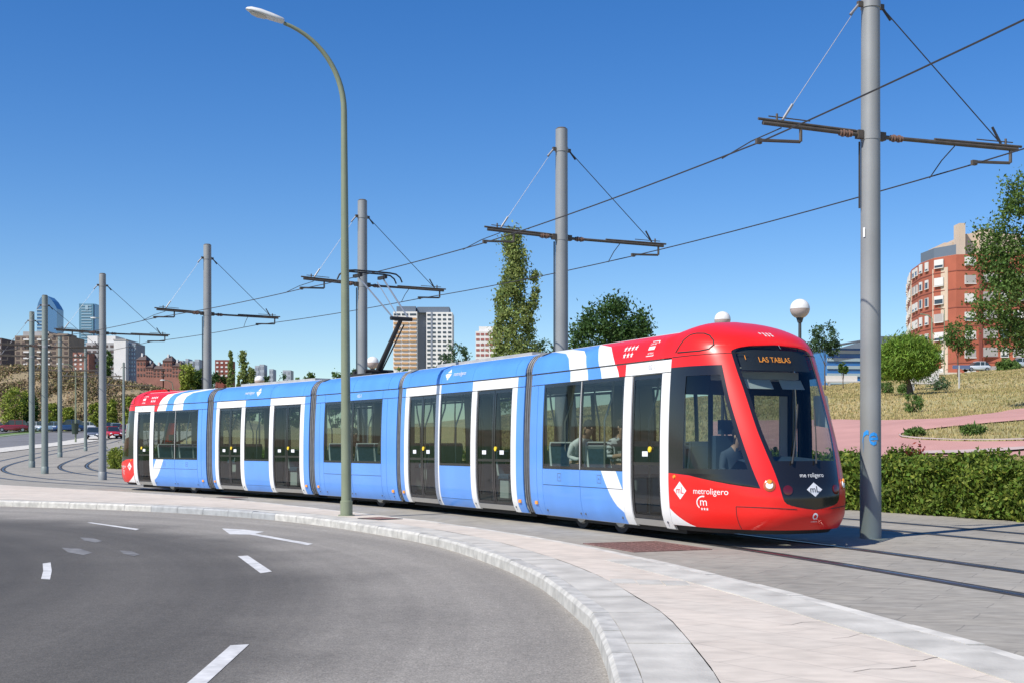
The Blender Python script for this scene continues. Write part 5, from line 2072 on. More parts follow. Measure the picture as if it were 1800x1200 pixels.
px_tree('poplar_tree', 'tall pale green poplar left of the second line pole', 905, 418, 84, 80, M_LF_POP, 'poplar', dens=2.8, lsize=.19)
px_tree('round_tree', 'wide dark round tree over the red part of the tram roof', 1078, 525, 150, 95, M_LF_DARK, 'round', dens=1.5, lsize=.26)
px_tree('young_tree', 'loose young tree in front of the white high-rise', 800, 597, 62, 72, M_LF_BLUE, 'sparse', dens=1.6)
px_tree('young_tree', 'small tree between poplar and second line pole', 955, 594, 50, 92, M_LF_BLUE, 'sparse', dens=1.6)
px_tree('young_tree', 'thin dark tree right of the tram front before the blue building', 1450, 563, 58, 112, M_LF_BLUE, 'sparse', dens=2.0)
px_tree('young_tree', 'slender tree before the corner of the brick block', 1684, 556, 62, 128, M_LF_MID, 'sparse', dens=2.0)
px_tree('young_tree', 'little tree between blue building and nearest pole', 1482, 636, 18, 120, M_LF_MID, 'sparse', dens=.8)
px_tree('young_tree', 'small tree right of the brick block corner, at the right edge', 1772, 633, 40, 165, M_LF_MID, 'round', dens=.8)
px_tree('bushy_tree', 'bright bushy tree behind the stone pine trunk', 1572, 628, 60, 170, M_LF_YEL, 'round', dens=.7)
px_tree('bushy_tree', 'bright bushy tree right of the stone pine trunk, before the awning', 1625, 634, 44, 176, M_LF_MID, 'round', dens=.7)
for k, (x, yt, w_, d_, lf, st, lab) in enumerate((
        (28, 680, 52, 193, M_LF_YEL, 'round', 'big yellow-green tree at the foot of the embankment, far left'),
        (52, 690, 30, 194, M_LF_MID, 'round', 'darker green tree overlapping the yellow-green one, far left'),
        (92, 706, 22, 194, M_LF_YEL, 'round', 'small yellow-green tree behind the close pair of poles'),
        (168, 704, 22, 194, M_LF_YEL, 'round', 'small yellow-green tree right of the slim collared pole'),
        (120, 712, 18, 194, M_LF_YEL, 'round', 'small yellow-green tree left of the litter bin post'),
        (196, 700, 20, 194, M_LF_YEL, 'round', 'small yellow-green tree just right of the free standing pole'),
        (226, 692, 22, 194, M_LF_YEL, 'round', 'small yellow-green tree touching the red tram tail'),
        (330, 636, 30, 330, M_LF_YEL, 'round', 'yellow-green tree on the embankment left of the fourth pole'),
        (352, 645, 26, 335, M_LF_MID, 'round', 'green tree behind the fourth line pole'),
        (186, 612, 24, 400, M_LF_MID, 'round', 'dark tree in front of the grey block behind the free standing pole'),
        (382, 655, 40, 330, M_LF_DARK, 'round', 'dark bushy tree right of the fourth line pole'),
        (405, 622, 14, 300, M_LF_POP, 'poplar', 'narrow poplar, left one of the pair over the rear roof'),
        (427, 622, 26, 300, M_LF_POP, 'poplar', 'broader poplar, right one of the pair over the rear roof'),
        (443, 648, 18, 300, M_LF_POP, 'poplar', 'short poplar at the foot of the pair'),
        (468, 655, 20, 320, M_LF_BLUE, 'round', 'small far tree right of the distant globe lamp'),
        (500, 656, 30, 330, M_LF_BLUE, 'round', 'low far tree in the middle of the rear blue roof'),
        (541, 646, 26, 330, M_LF_MID, 'round', 'far tree before the joint over the rear blue roof'),
        (522, 658, 24, 330, M_LF_MID, 'round', 'low far tree left of the joint over the rear blue roof'),
        (590, 650, 30, 330, M_LF_MID, 'round', 'far tree left of the street lamp post'),
        (625, 640, 30, 330, M_LF_BLUE, 'round', 'far tree between street lamp and third pole'),
        (706, 636, 24, 200, M_LF_MID, 'round', 'low tree at the foot of the high-rise'))):
    px_tree('far_tree', lab, x, yt, w_, d_, lf, 'full' if st == 'round' else st, group='distant trees', dens=.8)

# bushes on the meadow
for (x, y, w_, h_, lab) in ((1558, 692, 26, 24, 'low green bush touching the nearest pole on the meadow'), (1588, 692, 20, 18, 'small round bush left of the pine trunk'),
                            (1605, 724, 34, 34, 'tall spiky bush below the stone pine by the path'), (1650, 686, 40, 24, 'wide pale green bush right of the stone pine'),
                            (1712, 764, 40, 16, 'low green weed on the dry grass island'), (1608, 766, 32, 14, 'green weed at the tip of the dry grass island')):
    p = px_land(x, y)
    q = p[1] / FPX
    o = thing('meadow_bush', lab, 'bush', tuple(p), group='bushes on the meadow')
    C = clumps((0, 0, h_ * q * .45), (w_ * q * .5, w_ * q * .45, h_ * q * .5), 26, 22, w_ * q * .14)
    C[:, 2] = np.abs(C[:, 2])
    foliage('foliage', C, .2, M_LF_MID if x != 1650 else M_LF_BLUE, o, .3, up=np.array([0, 0, 1.2]))
    mb = MB()
    for k in range(6):
        a = k * 1.05
        mb.tube([(0, 0, 0), (w_ * q * .3 * math.cos(a), w_ * q * .3 * math.sin(a), h_ * q * .6)], [.03, .01], 5)
    mb.build('stems', M_BARK, o)


# dry grass on the meadow
def project(X, Y, Z):
    return 900 + FPX * X / Y, HOR - FPX * (Z - EYE) / Y


def grass(name, n, xr, yr, hgt, wid, m, label, near_pow=1.6):
    d = yr[0] + (yr[1] - yr[0]) * RNG.uniform(0, 1, n)**near_pow
    X = (RNG.uniform(xr[0], xr[1], n) - 900) / FPX * d
    s = sdist(X, d)
    Z = land(X, d)
    px_, py_ = project(X, d, Z)
    on = s > 1.4
    A = (px_ < 1584) & (py_ > 738) & (py_ < 806) & (px_ > 1250)
    tb = np.interp(px_, [1584, 1644, 1675, 1737, 1776, 1830], [739, 737, 735, 728, 721, 716])
    lb = np.interp(px_, [1584, 1629, 1660, 1722, 1770, 1830], [763, 756, 752, 746, 742, 737])
    B = (px_ >= 1584) & (py_ > tb) & (py_ < lb)
    tc = np.interp(px_, [1584, 1613, 1675, 1737, 1780, 1830], [769, 773, 775.5, 776, 775.5, 774])
    Cc = (px_ >= 1584) & (py_ > tc) & (py_ < 806)
    on &= ~(A | B | Cc)
    X, d, Z = X[on], d[on], Z[on]
    k = len(X)
    nb = 3
    X, d, Z = [np.repeat(a, nb) for a in (X, d, Z)]
    K = k * nb
    X = X + RNG.normal(0, .08, K); d = d + RNG.normal(0, .08, K)
    sc = np.clip(d / 60, .7, 2.6)
    h = hgt * RNG.uniform(.4, 1.3, K)
    w = wid * RNG.uniform(.6, 1.4, K) * sc
    a = RNG.uniform(0, 6.28, K)
    ca, sa = np.cos(a), np.sin(a)
    lx_, ly_ = RNG.normal(0, .4, K) * h, RNG.normal(0, .4, K) * h
    V = np.stack([np.stack([X - ca * w, d - sa * w, Z - .03], 1), np.stack([X + ca * w, d + sa * w, Z - .03], 1), np.stack([X + lx_, d + ly_, Z + h], 1)], 1).reshape(-1, 3)
    me_ = raw_mesh(name, V, np.arange(3 * K).reshape(K, 3), m, 3)
    return obj(name, me_, None, kind='stuff', label=label, category='grass')


M_STRAW = mat('straw_grass', (.52, .41, .20), .9, col2=(.38, .32, .14), vscale=.15, island=.3, translucent=.25, spec=.2)
M_OLIVE = mat('olive_grass', (.22, .22, .085), .9, island=.35, translucent=.25, spec=.2)
grass('dry_grass', 70000, (820, 1830), (29, 200), .11, .03, M_STRAW, 'dry straw-coloured grass on the park slope')
grass('green_grass', 17000, (820, 1830), (29, 190), .11, .03, M_OLIVE, 'olive green grass among the dry grass of the park')


# rough vegetation on the embankment
def scrub(name, n, m, label, size):
    px_ = RNG.uniform(-30, 400, n)
    d = RNG.uniform(197, 232, n)
    X = (px_ - 900) / FPX * d
    Z = land(X, d)
    nz = np.sin(X * .33 + 1.3) * np.sin(d * .41) + .7 * np.sin(X * .91 - d * .6) + RNG.normal(0, .5, n)
    keep = nz > .25
    C = np.stack([X, d, Z], 1)[keep]
    k = len(C)
    L_ = C[:, None, :] + RNG.normal(size=(k, 7, 3)) * np.array([.8, .6, .22]) + np.array([0, 0, .2])
    V, F = leaf_quads(L_.reshape(-1, 3), size, .45, up=np.array([0, 0, .7]))
    obj(name, raw_mesh(name, V, F, m, 4), None, kind='stuff', label=label, category='scrub')


M_SCR1 = mat('brown_scrub', (.20, .14, .08), .95, island=.5, translucent=.1)
M_SCR2 = mat('olive_scrub', (.15, .145, .05), .95, island=.5, translucent=.15)
M_SCR3 = mat('straw_scrub', (.36, .28, .16), .95, island=.3, translucent=.15)
scrub('brown_scrub', 9000, M_SCR1, 'brown dry brushwood on the far embankment', .5)
scrub('olive_scrub', 9000, M_SCR2, 'olive green scrub on the far embankment', .5)
scrub('straw_scrub', 9000, M_SCR3, 'straw-coloured grass tufts on the far embankment', .45)

# ------------------------------------------------------------------ buildings
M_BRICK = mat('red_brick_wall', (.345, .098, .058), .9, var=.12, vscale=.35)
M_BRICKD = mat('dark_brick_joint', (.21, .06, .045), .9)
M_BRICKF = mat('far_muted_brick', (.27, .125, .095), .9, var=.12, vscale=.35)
M_CREAM = mat('cream_render', (.55, .44, .34), .9, var=.06, vscale=.3)
M_SHUT = mat('white_roller_shutter', (.62, .62, .60), .7)
M_SHUTG = mat('grey_roller_shutter', (.36, .34, .33), .7)
M_WGL = mat('window_pane', (.035, .045, .055), .08, spec=.8)
M_CONC = mat('grey_concrete', (.36, .36, .36), .9, var=.1, vscale=.3)
M_WHITEB = mat('white_render', (.66, .66, .65), .9, var=.05, vscale=.2)
M_OCHRE = mat('ochre_panel', (.50, .30, .15), .9, var=.08, vscale=.3)
M_SLATE = mat('blue_slate_cladding', (.115, .15, .20), .7)
M_SHADEB = mat('painted_shade_blue_grey', (.22, .25, .30), .9)  # shade put into the colour, as on the slab block's darker side
M_BLUEG = mat('blue_glass_facade', (.03, .16, .42), .15, spec=.8)
M_PALEG = mat('pale_glass_band', (.30, .42, .50), .2, spec=.8)
M_TOWER = mat('tower_blue_glass', (.07, .17, .32), .15, spec=.8)
M_TOWER2 = mat('tower_teal_glass', (.10, .21, .29), .15, spec=.8)
M_BROWN = mat('brown_concrete', (.23, .185, .145), .9, var=.1, vscale=.2)
M_DKBR = mat('dark_brown_wall', (.10, .075, .07), .9)
M_AWN = mat('awning_cream', (.62, .56, .46), .8)


def win_mesh(key, w, h, shut, mats, depth=.12):
    mb = MB()
    mb.box(-w / 2, w / 2, -depth, 0, 0, h, 0)                         # pane
    mb.box(-w / 2, w / 2, -depth - .05, -depth, h * (1 - shut), h, 1)  # shutter, lowered
    mb.box(-w / 2 - .08, w / 2 + .08, -depth - .12, 0, -.12, -.002, 2)     # sill
    mb.box(-w / 2 - .08, -w / 2, -depth - .04, 0, 0, h, 2)
    mb.box(w / 2, w / 2 + .08, -depth - .04, 0, 0, h, 2)
    return mb.mesh('window', mats)


# curved brick apartment block on the right
bx0 = at_px(1683, 200)
base_z = 11.6
plan = [(at_px(1860, 200), 196.6), (at_px(1722, 200), 200.0), (bx0, 200.6), (68.6, 204.5), (68.2, 210), (69.2, 218), (71.5, 227), (74.8, 238), (79.5, 252), (86, 266), (96, 276), (112, 270)]
blk = thing('brick_apartment_block', 'curved red brick apartment block behind the park on the right', 'building', (bx0, 200.6, base_z))
BO = np.array([bx0, 200.6, base_z])
BHT = 20.4
NF = 7
fh = 2.93
mb = MB()
bot = [(*p, base_z - 4) for p in plan]
top = [(*p, base_z + BHT) for p in plan]
for i in range(len(plan) - 1):
    mb.add([tuple(np.array(q) - BO) for q in (bot[i], bot[i + 1], top[i + 1], top[i])], [(3, 2, 1, 0)])
mb.build('wall', M_BRICK, blk)
mb = MB()
mb.add([tuple(np.array((*p, base_z + BHT)) - BO) for p in plan], [tuple(range(len(plan)))[::-1]])
mb.build('roof', M_CONC, blk)
mb = MB()
for i in range(len(plan) - 1):
    a, b = np.array(plan[i]), np.array(plan[i + 1])
    t = (b - a) / np.linalg.norm(b - a)
    n = np.array([-t[1], t[0]])
    n = -n if n @ (a - np.array([bx0 + 40, 260])) < 0 else n
    for z in [0.15] + [k * fh + .2 for k in range(1, NF)]:
        c = [a + n * .06, b + n * .06]
        mb.add([tuple(np.array((*c[0], base_z + z)) - BO), tuple(np.array((*c[1], base_z + z)) - BO), tuple(np.array((*c[1], base_z + z + .12)) - BO), tuple(np.array((*c[0], base_z + z + .12)) - BO)], [(0, 1, 2, 3)])
mb.build('string_course', M_BRICKD, blk)
WM = [win_mesh('a', 1.7, 1.3, s, [M_WGL, sm, M_SHUT]) for s, sm in ((.45, M_SHUT), (.95, M_SHUT), (.7, M_SHUT), (1.0, M_SHUTG))]
WL_ = [win_mesh('b', 2.6, 1.5, s, [M_WGL, sm, M_BRICKD]) for s, sm in ((1.0, M_SHUTG), (.95, M_SHUTG))]
WS_ = [win_mesh('c', 1.1, 1.4, s, [M_WGL, sm, M_SHUT]) for s, sm in ((.3, M_SHUT), (.8, M_SHUT), (0.1, M_SHUTG))]


def put_win(mesh, p, n, z, par=None):
    o = obj('window', mesh, par or blk, tuple(np.array((*p, base_z + z)) - BO), math.atan2(n[0], -n[1]))
    return o


fn = np.array([0.0, -1.0])
for f in range(NF):
    z = f * fh + 1.1
    put_win(WM[(f * 2 + 1) % 4 if f not in (0, 3) else 2], (at_px(1706, 200.2), 200.25), fn, z)
    if f < 6:
        put_win(WL_[f % 2], (at_px(1742, 199.5), 199.45), fn, z)
        put_win(WM[(f + 2) % 4], (at_px(1790, 198.4), 198.2), fn, z)
    put_win(WS_[f % 3], (at_px(1765, 199), 198.85), fn, z)
# vertical dark joint
MB().box(at_px(1724, 200) - bx0 - .35, at_px(1724, 200) - bx0 + .15, -.95, -.75, 0, BHT).build('rain_pipe', M_BRICKD, blk)
# windows and cream bays along the curve
P2 = np.array(plan[2:10])
seg = np.concatenate([[0], np.cumsum(np.linalg.norm(np.diff(P2, axis=0), axis=1))])


def curve_at(s):
    x, y = np.interp(s, seg, P2[:, 0]), np.interp(s, seg, P2[:, 1])
    e1 = np.array([np.interp(s + .5, seg, P2[:, 0]) - np.interp(s - .5, seg, P2[:, 0]), np.interp(s + .5, seg, P2[:, 1]) - np.interp(s - .5, seg, P2[:, 1])])
    e1 /= np.linalg.norm(e1)
    n = np.array([-e1[1], e1[0]])
    return np.array([x, y]), e1, n


s = 1.6
kk = 0
while s < seg[-1] - 6:
    p, e1, n = curve_at(s)
    bay = kk % 3 == 0
    if bay:
        p2, _, _ = curve_at(s + 3.4)
        for z0, z1 in ((1.2, 8.3), (10.0, 18.6)):
            mb = MB()
            a, b = p + n * .10, p2 + n * .10
            vs = [tuple(np.array((*q, base_z + zz)) - BO) for q, zz in ((a, z0), (b, z0), (b, z1), (a, z1))]
            vs += [tuple(np.array((*(q - n * .3), base_z + zz)) - BO) for q, zz in ((a, z0), (b, z0), (b, z1), (a, z1))]
            mb.add(vs, [(0, 1, 2, 3), (3, 2, 6, 7), (0, 3, 7, 4), (1, 5, 6, 2)])
            mb.build('cream_bay', M_CREAM, blk)
    for f in range(NF):
        for ds in ((1.7,) if bay else (1.4, 3.9)):
            p, e1, n = curve_at(s + ds)
            put_win(WM[(f + kk) % 4] if bay or kk % 3 == 2 else WS_[(f + kk) % 3], p + n * (.14 if bay else .05), n, f * fh + 1.1)
    s += 4.2 if bay else 6.0
    kk += 1
# attic storey and chimneys
for (x0, x1, y0, y1, h0, h1, m_) in ((1648, 1657, 216, 222, 0, 2.6, M_CREAM), (1660, 1672, 210, 218, 0, 3.4, M_CREAM), (1674, 1690, 207, 214, 0, 3.0, M_CREAM), (1686, 1697, 204, 206.5, 0, 5.6, M_CREAM),
                                     (1698, 1722, 206, 216, 0, 4.2, M_CREAM), (1722, 1748, 205, 214, 0, 4.8, M_CREAM), (1749, 1795, 206, 214, 0, 4.2, M_CREAM)):
    dd = y0
    MB().box(at_px(x0, dd) - bx0, at_px(x1, dd) - bx0, y0 - 200.6, y1 - 200.6, BHT + h0, BHT + h1).build('attic_room', m_, blk)
mb = MB()
for i in range(2, 4):
    a, b = np.array(plan[i]), np.array(plan[i + 1])
    vs = [tuple(np.array((*q, base_z + BHT + zz)) - BO) for q, zz in ((a, .02), (b, .02), (b, 1.6), (a, 1.6))]
    mb.add(vs, [(3, 2, 1, 0), (0, 1, 2, 3)][:1])
mb.build('terrace_screen', M_SLATE, blk)
MB().box(-9, -.2, -3.0, -1.0, 1.2, 1.5).build('awning', M_AWN, blk)
MB().box(-1.5, 14, -1.4, -.9, -1.0, .05).build('plinth', M_CONC, blk)


def block(name, label, x0, x1, ytop, d, depth, wallm, yaw=0.0, floors=0, cols=0, winm=None, wshape=(.5, .5), side_mat=None, base_y=None, roofm=None, side_cols=0, shape=None):
    """apartment block: front wall spans photo columns x0..x1 at distance d"""
    w = (x1 - x0) / FPX * d
    cx_ = at_px((x0 + x1) / 2, d)
    zt = zpx(ytop, d)
    zb = (zpx(base_y, d) if base_y else lz(cx_, d)) - 6
    h = zt - zb
    o = thing(name, label, 'building', (cx_, d, zb), yaw)
    mb = MB()
    mb.box(-w / 2, w / 2, 0, depth, 0, h, 0)
    if side_mat:
        mb.m[-2:] = [1, 1]
    mb.build('wall', [wallm, side_mat or wallm], o)
    if roofm:
        MB().box(-w / 2 - .3, w / 2 + .3, -.3, depth + .3, h, h + h * .025).build('roof', roofm, o)
    if floors and cols:
        fhh = (zt - zpx(base_y or ytop + 60, d)) / floors
        ww, wh = w / cols * wshape[0], fhh * wshape[1]
        me_ = MB().box(-ww / 2, ww / 2, -.15, 0, 0, wh).mesh('window', winm or M_WGL)
        for f in range(floors):
            for c in range(cols):
                obj('window', me_, o, (-w / 2 + w / cols * (c + .5), -.05, h - (f + .85) * fhh))
        if side_cols:
            me2 = MB().box(0, .15, -depth / side_cols * .3, depth / side_cols * .3, 0, wh).mesh('window', winm or M_WGL)
            for f in range(floors):
                for c in range(side_cols):
                    obj('window', me2, o, (w / 2 + .0, depth / side_cols * (c + .5), h - (f + .85) * fhh))
    return o, w, h, zb


# high-rise behind the pantograph
D_ = 800
o, w, h, zb = block('high_rise', 'ochre and white gridded high-rise half behind the pantograph', 691, 733, 548, D_, 24, M_WHITEB, floors=13, cols=3, wshape=(.8, .42), winm=M_WGL, base_y=648)
me_o = MB().box(-w / 3 * .43, w / 3 * .43, -.5, 0, 0, (zpx(548, D_) - zpx(648, D_)) / 13 * .42).mesh('balcony_panel', M_OCHRE)
fhh = (zpx(548, D_) - zpx(648, D_)) / 13
for f in range(1, 13):
    for c in range(3):
        obj('balcony_panel', me_o, o, (-w / 2 + w / 3 * (c + .5), -.2, h - (f + .43) * fhh - fhh * .48 + .2))
MB().box(-w / 2 + 2, w / 2 - 1, 2, 20, h, h + 3.6).build('roof_plant', M_SLATE, o)
block('high_rise', 'blue-grey recessed stair tower between ochre and white high-rise', 733.3, 749, 546, D_ + 8, 16, M_SHADEB, floors=0, base_y=648)
o, w, h, zb = block('high_rise', 'white high-rise with dark window bands right of the ochre one', 749.3, 795, 549, D_ + 2, 24, M_WHITEB, floors=13, cols=5, wshape=(.62, .42), winm=M_WGL, base_y=648)
MB().box(-w / 2 - 6, w / 2 - 2, 2, 20, h, h + 3.6).build('roof_plant', M_SLATE, o)
MB().box(-w / 2 + 2.8, -w / 2 + 4.0, -.25, 0, 0, h).build('stair_slot', M_SHADEB, o)
o, w, h, zb = block('balcony_block', 'small white and red striped block left of the poplar', 836, 884, 582, 780, 20, M_WHITEB, floors=7, cols=6, wshape=(.75, .45), winm=mat('red_brown_panel', (.30, .10, .09), .8), base_y=645)
MB().box(-w / 2 + 2, w / 2 - 4, 2, 16, h, h + 3).build('roof_plant', M_WHITEB, o)
# blue office building right of the tram front
o, w, h, zb = block('blue_office', 'low blue glass office building between the tram front and the nearest pole', 1452, 1545, 612, 240, 20, M_BLUEG, yaw=R(8), floors=0, base_y=672)
for k in range(5):
    z = h - 1.0 - k * 1.45
    MB().box(-w / 2 - .05, w / 2 * .3, -.2, 0, z, z + .6).build('glass_band', M_PALEG, o)
MB().add([(-w / 2 - .5, -1.5, h + .3), (w / 2, -1.5, h + 2.2), (w / 2, 12, h + 2.2), (-w / 2 - .5, 12, h + .3), (-w / 2 - .5, -1.5, h), (w / 2, -1.5, h + 1.9), (w / 2, 12, h + 1.9), (-w / 2 - .5, 12, h)],
         [(0, 1, 2, 3), (7, 6, 5, 4), (0, 4, 5, 1), (3, 2, 6, 7), (0, 3, 7, 4), (1, 5, 6, 2)]).build('roof', M_SLATE, o)
o, w, h, zb = block('grey_hall', 'dark roofed hall behind the stone pine', 1546, 1640, 604, 262, 30, M_WHITEB, floors=0, base_y=668, roofm=M_SLATE)
MB().box(-w / 2 - .4, w / 2, -.5, 30, h, h + 1.5).build('fascia', M_SLATE, o)

# left skyline
o, w, h, zb = block('brown_apartment_block', 'brown concrete apartment block above the embankment on the left', 26, 121, 590, 820, 30, M_BROWN, floors=7, cols=9, wshape=(.55, .55), winm=M_DKBR, base_y=648)
for (f0, f1) in ((.17, .27), (.42, .50), (.62, .66)):
    for k in range(5):
        MB().box(-w / 2 + w * f0, -w / 2 + w * f1, -1.2, 0, h - 3 - k * 4.0, h - 2.0 - k * 4.0).build('balcony', M_WHITEB, o)
MB().box(-w * .38, w * .1, 3, 20, h, h + 3.0).build('roof_plant', M_CONC, o)
MB().box(w * .05, w * .45, 3, 20, h, h + 1.6).build('roof_plant', M_BROWN, o)
o, w, h, zb = block('grey_block', 'grey block with white top storey left of the white slab block', 151, 202, 602, 700, 22, M_CONC, floors=5, cols=5, wshape=(.6, .4), winm=M_DKBR, base_y=650)
MB().box(-w / 2 + .5, w / 2, 1, 18, h, h + 3.8).build('top_storey', M_WHITEB, o)
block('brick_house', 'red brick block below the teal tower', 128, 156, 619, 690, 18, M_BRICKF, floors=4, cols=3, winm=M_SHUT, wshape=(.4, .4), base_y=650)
block('white_slab_block', 'windowless pale gable of the slab block right of the free standing pole', 200, 221, 598, 640, 22, M_WHITEB, base_y=660, roofm=M_CONC)
block('white_slab_block', 'shade-painted blue-grey window side of the slab block right of the free standing pole', 221.3, 239, 603, 645, 16, M_SHADEB, floors=8, cols=4, winm=M_PALEG, wshape=(.5, .5), base_y=660)  # shaded side of the white slab, painted through its wall colour
for (x0, x1, yt, lab) in ((240, 256, 632, 'stepped red brick house, tallest of the brick row left of the tram tail'), (256, 268, 645, 'low red brick house in the middle of the brick row'),
                          (268, 288, 648, 'dark fronted brick house in the brick row'), (286, 302, 634, 'gabled red brick house at the right of the brick row'), (302, 318, 643, 'last red brick house of the row, before the yellow-green tree')):
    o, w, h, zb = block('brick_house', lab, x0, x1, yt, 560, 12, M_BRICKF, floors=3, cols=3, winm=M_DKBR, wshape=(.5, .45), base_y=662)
    MB().add([(-w / 2 - .3, -.4, h), (w / 2 + .3, -.4, h), (w / 2 + .3, 12, h), (-w / 2 - .3, 12, h), (-w * .2, 5, h + 2.6), (w * .2, 5, h + 2.6)], [(0, 1, 5, 4), (2, 3, 4, 5), (1, 2, 5), (3, 0, 4)]).build('roof', M_DKBR, o)
    MB().box(-w * .2, -w * .05, 3, 5, h, h + 3.2).build('chimney', M_WHITEB, o)
o, w, h, zb = block('brick_apartment', 'distant brown brick apartment block left of the poplar pair', 378, 402, 632, 600, 14, M_BRICKD, floors=4, cols=3, winm=M_SHUT, wshape=(.5, .4), base_y=662)
M_HAZEB = mat('far_wall_haze_tint', (.33, .37, .42), .9)  # distance haze is painted into this wall colour
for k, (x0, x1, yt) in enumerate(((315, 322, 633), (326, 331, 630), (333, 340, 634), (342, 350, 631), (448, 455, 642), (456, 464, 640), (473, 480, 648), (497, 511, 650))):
    block('far_tower', 'haze-tinted grey tower on the horizon, number from left: %s' % ['first', 'second', 'third', 'fourth', 'fifth', 'sixth', 'seventh', 'eighth'][k], x0, x1, yt, 1500, 20, M_HAZEB, base_y=690, floors=5, cols=2, winm=M_SHADEB)
block('dark_block', 'dark block cut by the left edge above the embankment', -14, 3, 594, 760, 20, M_DKBR, floors=6, cols=2, winm=M_SHUT, base_y=655)
block('glass_block', 'pale glass block left of the brown apartment block', 3, 25, 622, 900, 20, M_PALEG, floors=4, cols=3, winm=M_TOWER2, base_y=655)

# two skyscrapers
D_ = 2300
u = D_ / FPX
cx_ = at_px(82, D_)
zb = 60
o = thing('skyscraper', 'blue skyscraper with a rounded pointed top on the far left', 'skyscraper', (cx_, D_, zb))
prof_t = [(-17, 0), (-17, zpx(542, D_) - zb), (-15, zpx(533, D_) - zb), (-11.5, zpx(525, D_) - zb), (-6, zpx(518, D_) - zb), (2, zpx(521, D_) - zb), (9, zpx(528, D_) - zb), (15, zpx(537, D_) - zb), (18, zpx(543, D_) - zb), (18, 0)]
V = [(x * u, 0, z) for x, z in prof_t] + [(x * u, 34, z) for x, z in prof_t]
n_ = len(prof_t)
MB().add(V, [tuple(range(n_)), tuple(range(2 * n_ - 1, n_ - 1, -1))] + [(i + n_, (i + 1) % n_ + n_, (i + 1) % n_, i) for i in range(n_)]).build('glass_shell', M_TOWER, o)
for k in range(16):
    z = zpx(546 + k * 6, D_) - zb
    MB().box(-17 * u - .5, -5 * u, -1.0, -.05, z, z + 2.2).build('floor_band', M_PALEG, o)
MB().box(-7.2 * u, -5 * u, -1.4, -.05, 0, zpx(522, D_) - zb).build('mullion', M_WHITEB, o)
o = thing('skyscraper', 'flat-topped teal glass skyscraper right of the rounded one', 'skyscraper', (at_px(153, D_), D_, zb))
h = zpx(534, D_) - zb
MB().box(-14 * u, 11 * u, 0, 34, 0, h).build('glass_shell', M_TOWER2, o)
MB().box(11 * u + .05, 14 * u, 2, 32, 0, h).build('side_shell', M_TOWER, o)
for k in range(18):
    z = zpx(538 + k * 5, D_) - zb
    MB().box(-10 * u, 8 * u, -.8, -.05, z, z + 1.6).build('floor_band', M_PALEG, o)
MB().box(-3 * u, 2 * u, -1.0, -.05, h - 11, h - 3).build('crown_sign', M_PALEG, o)

# ------------------------------------------------------------------ benches
M_BENCH = mat('bench_concrete', (.60, .57, .53), .85)
for (x, y, lab) in ((1625, 684, 'pale concrete bench behind the stone pine'), (1480, 676, 'pale concrete bench below the blue office building')):
    p = px_land(x, y)
    o = thing('park_bench', lab, 'bench', tuple(p), R(4))
    L_ = 62 * p[1] / FPX / 2
    MB().box(-L_, L_, -.3, .3, .38, .52).build('seat', M_BENCH, o)
    MB().box(-L_ * .92, L_ * .92, .22, .34, .58, 1.35).build('backrest', M_BENCH, o)
    for s in (-1, 1):
        MB().box(s * L_ * .75 - .12, s * L_ * .75 + .12, -.25, .25, -.1, .378).build('leg', M_CONC, o)

# sign post before the brick block and a slim post by the pine
M_POST = mat('thin_post_grey', (.45, .45, .44), .5)
for (x, yb_, yt, lab, sg) in ((1686, 683, 642, 'thin post with a small blue sign before the brick block', True), (1638, 670, 560, 'slim green lamp post right of the stone pine', False), (1660, 660, 545, 'slim green lamp post before the curved brick facade', False)):
    p = px_land(x, yb_)
    q = p[1] / FPX
    hh = (yb_ - yt) * q
    o = thing('thin_post', lab, 'post', tuple(p))
    MB().tube([(0, 0, 0), (0, 0, hh)], .06, 8).build('post', M_POST if sg else M_LPOST, o)
    if sg:
        MB().box(-.45, .75, -.03, .03, hh - .22, hh + .02).build('sign_board', mat('blue_sign', (.10, .14, .26), .5), o)
    else:
        MB().tube([(0, 0, hh), (-.3, 0, hh + .25), (-.9, 0, hh + .35)], .05, 6).build('arm', M_LPOST, o)

# ------------------------------------------------------------------ cars
M_TYRE = mat('tyre', (.02, .02, .02), .85)
M_CGL = mat('car_window', (.02, .03, .04), .08, spec=.9)
M_HEADL = mat('car_headlamp', (.85, .86, .88), .1)


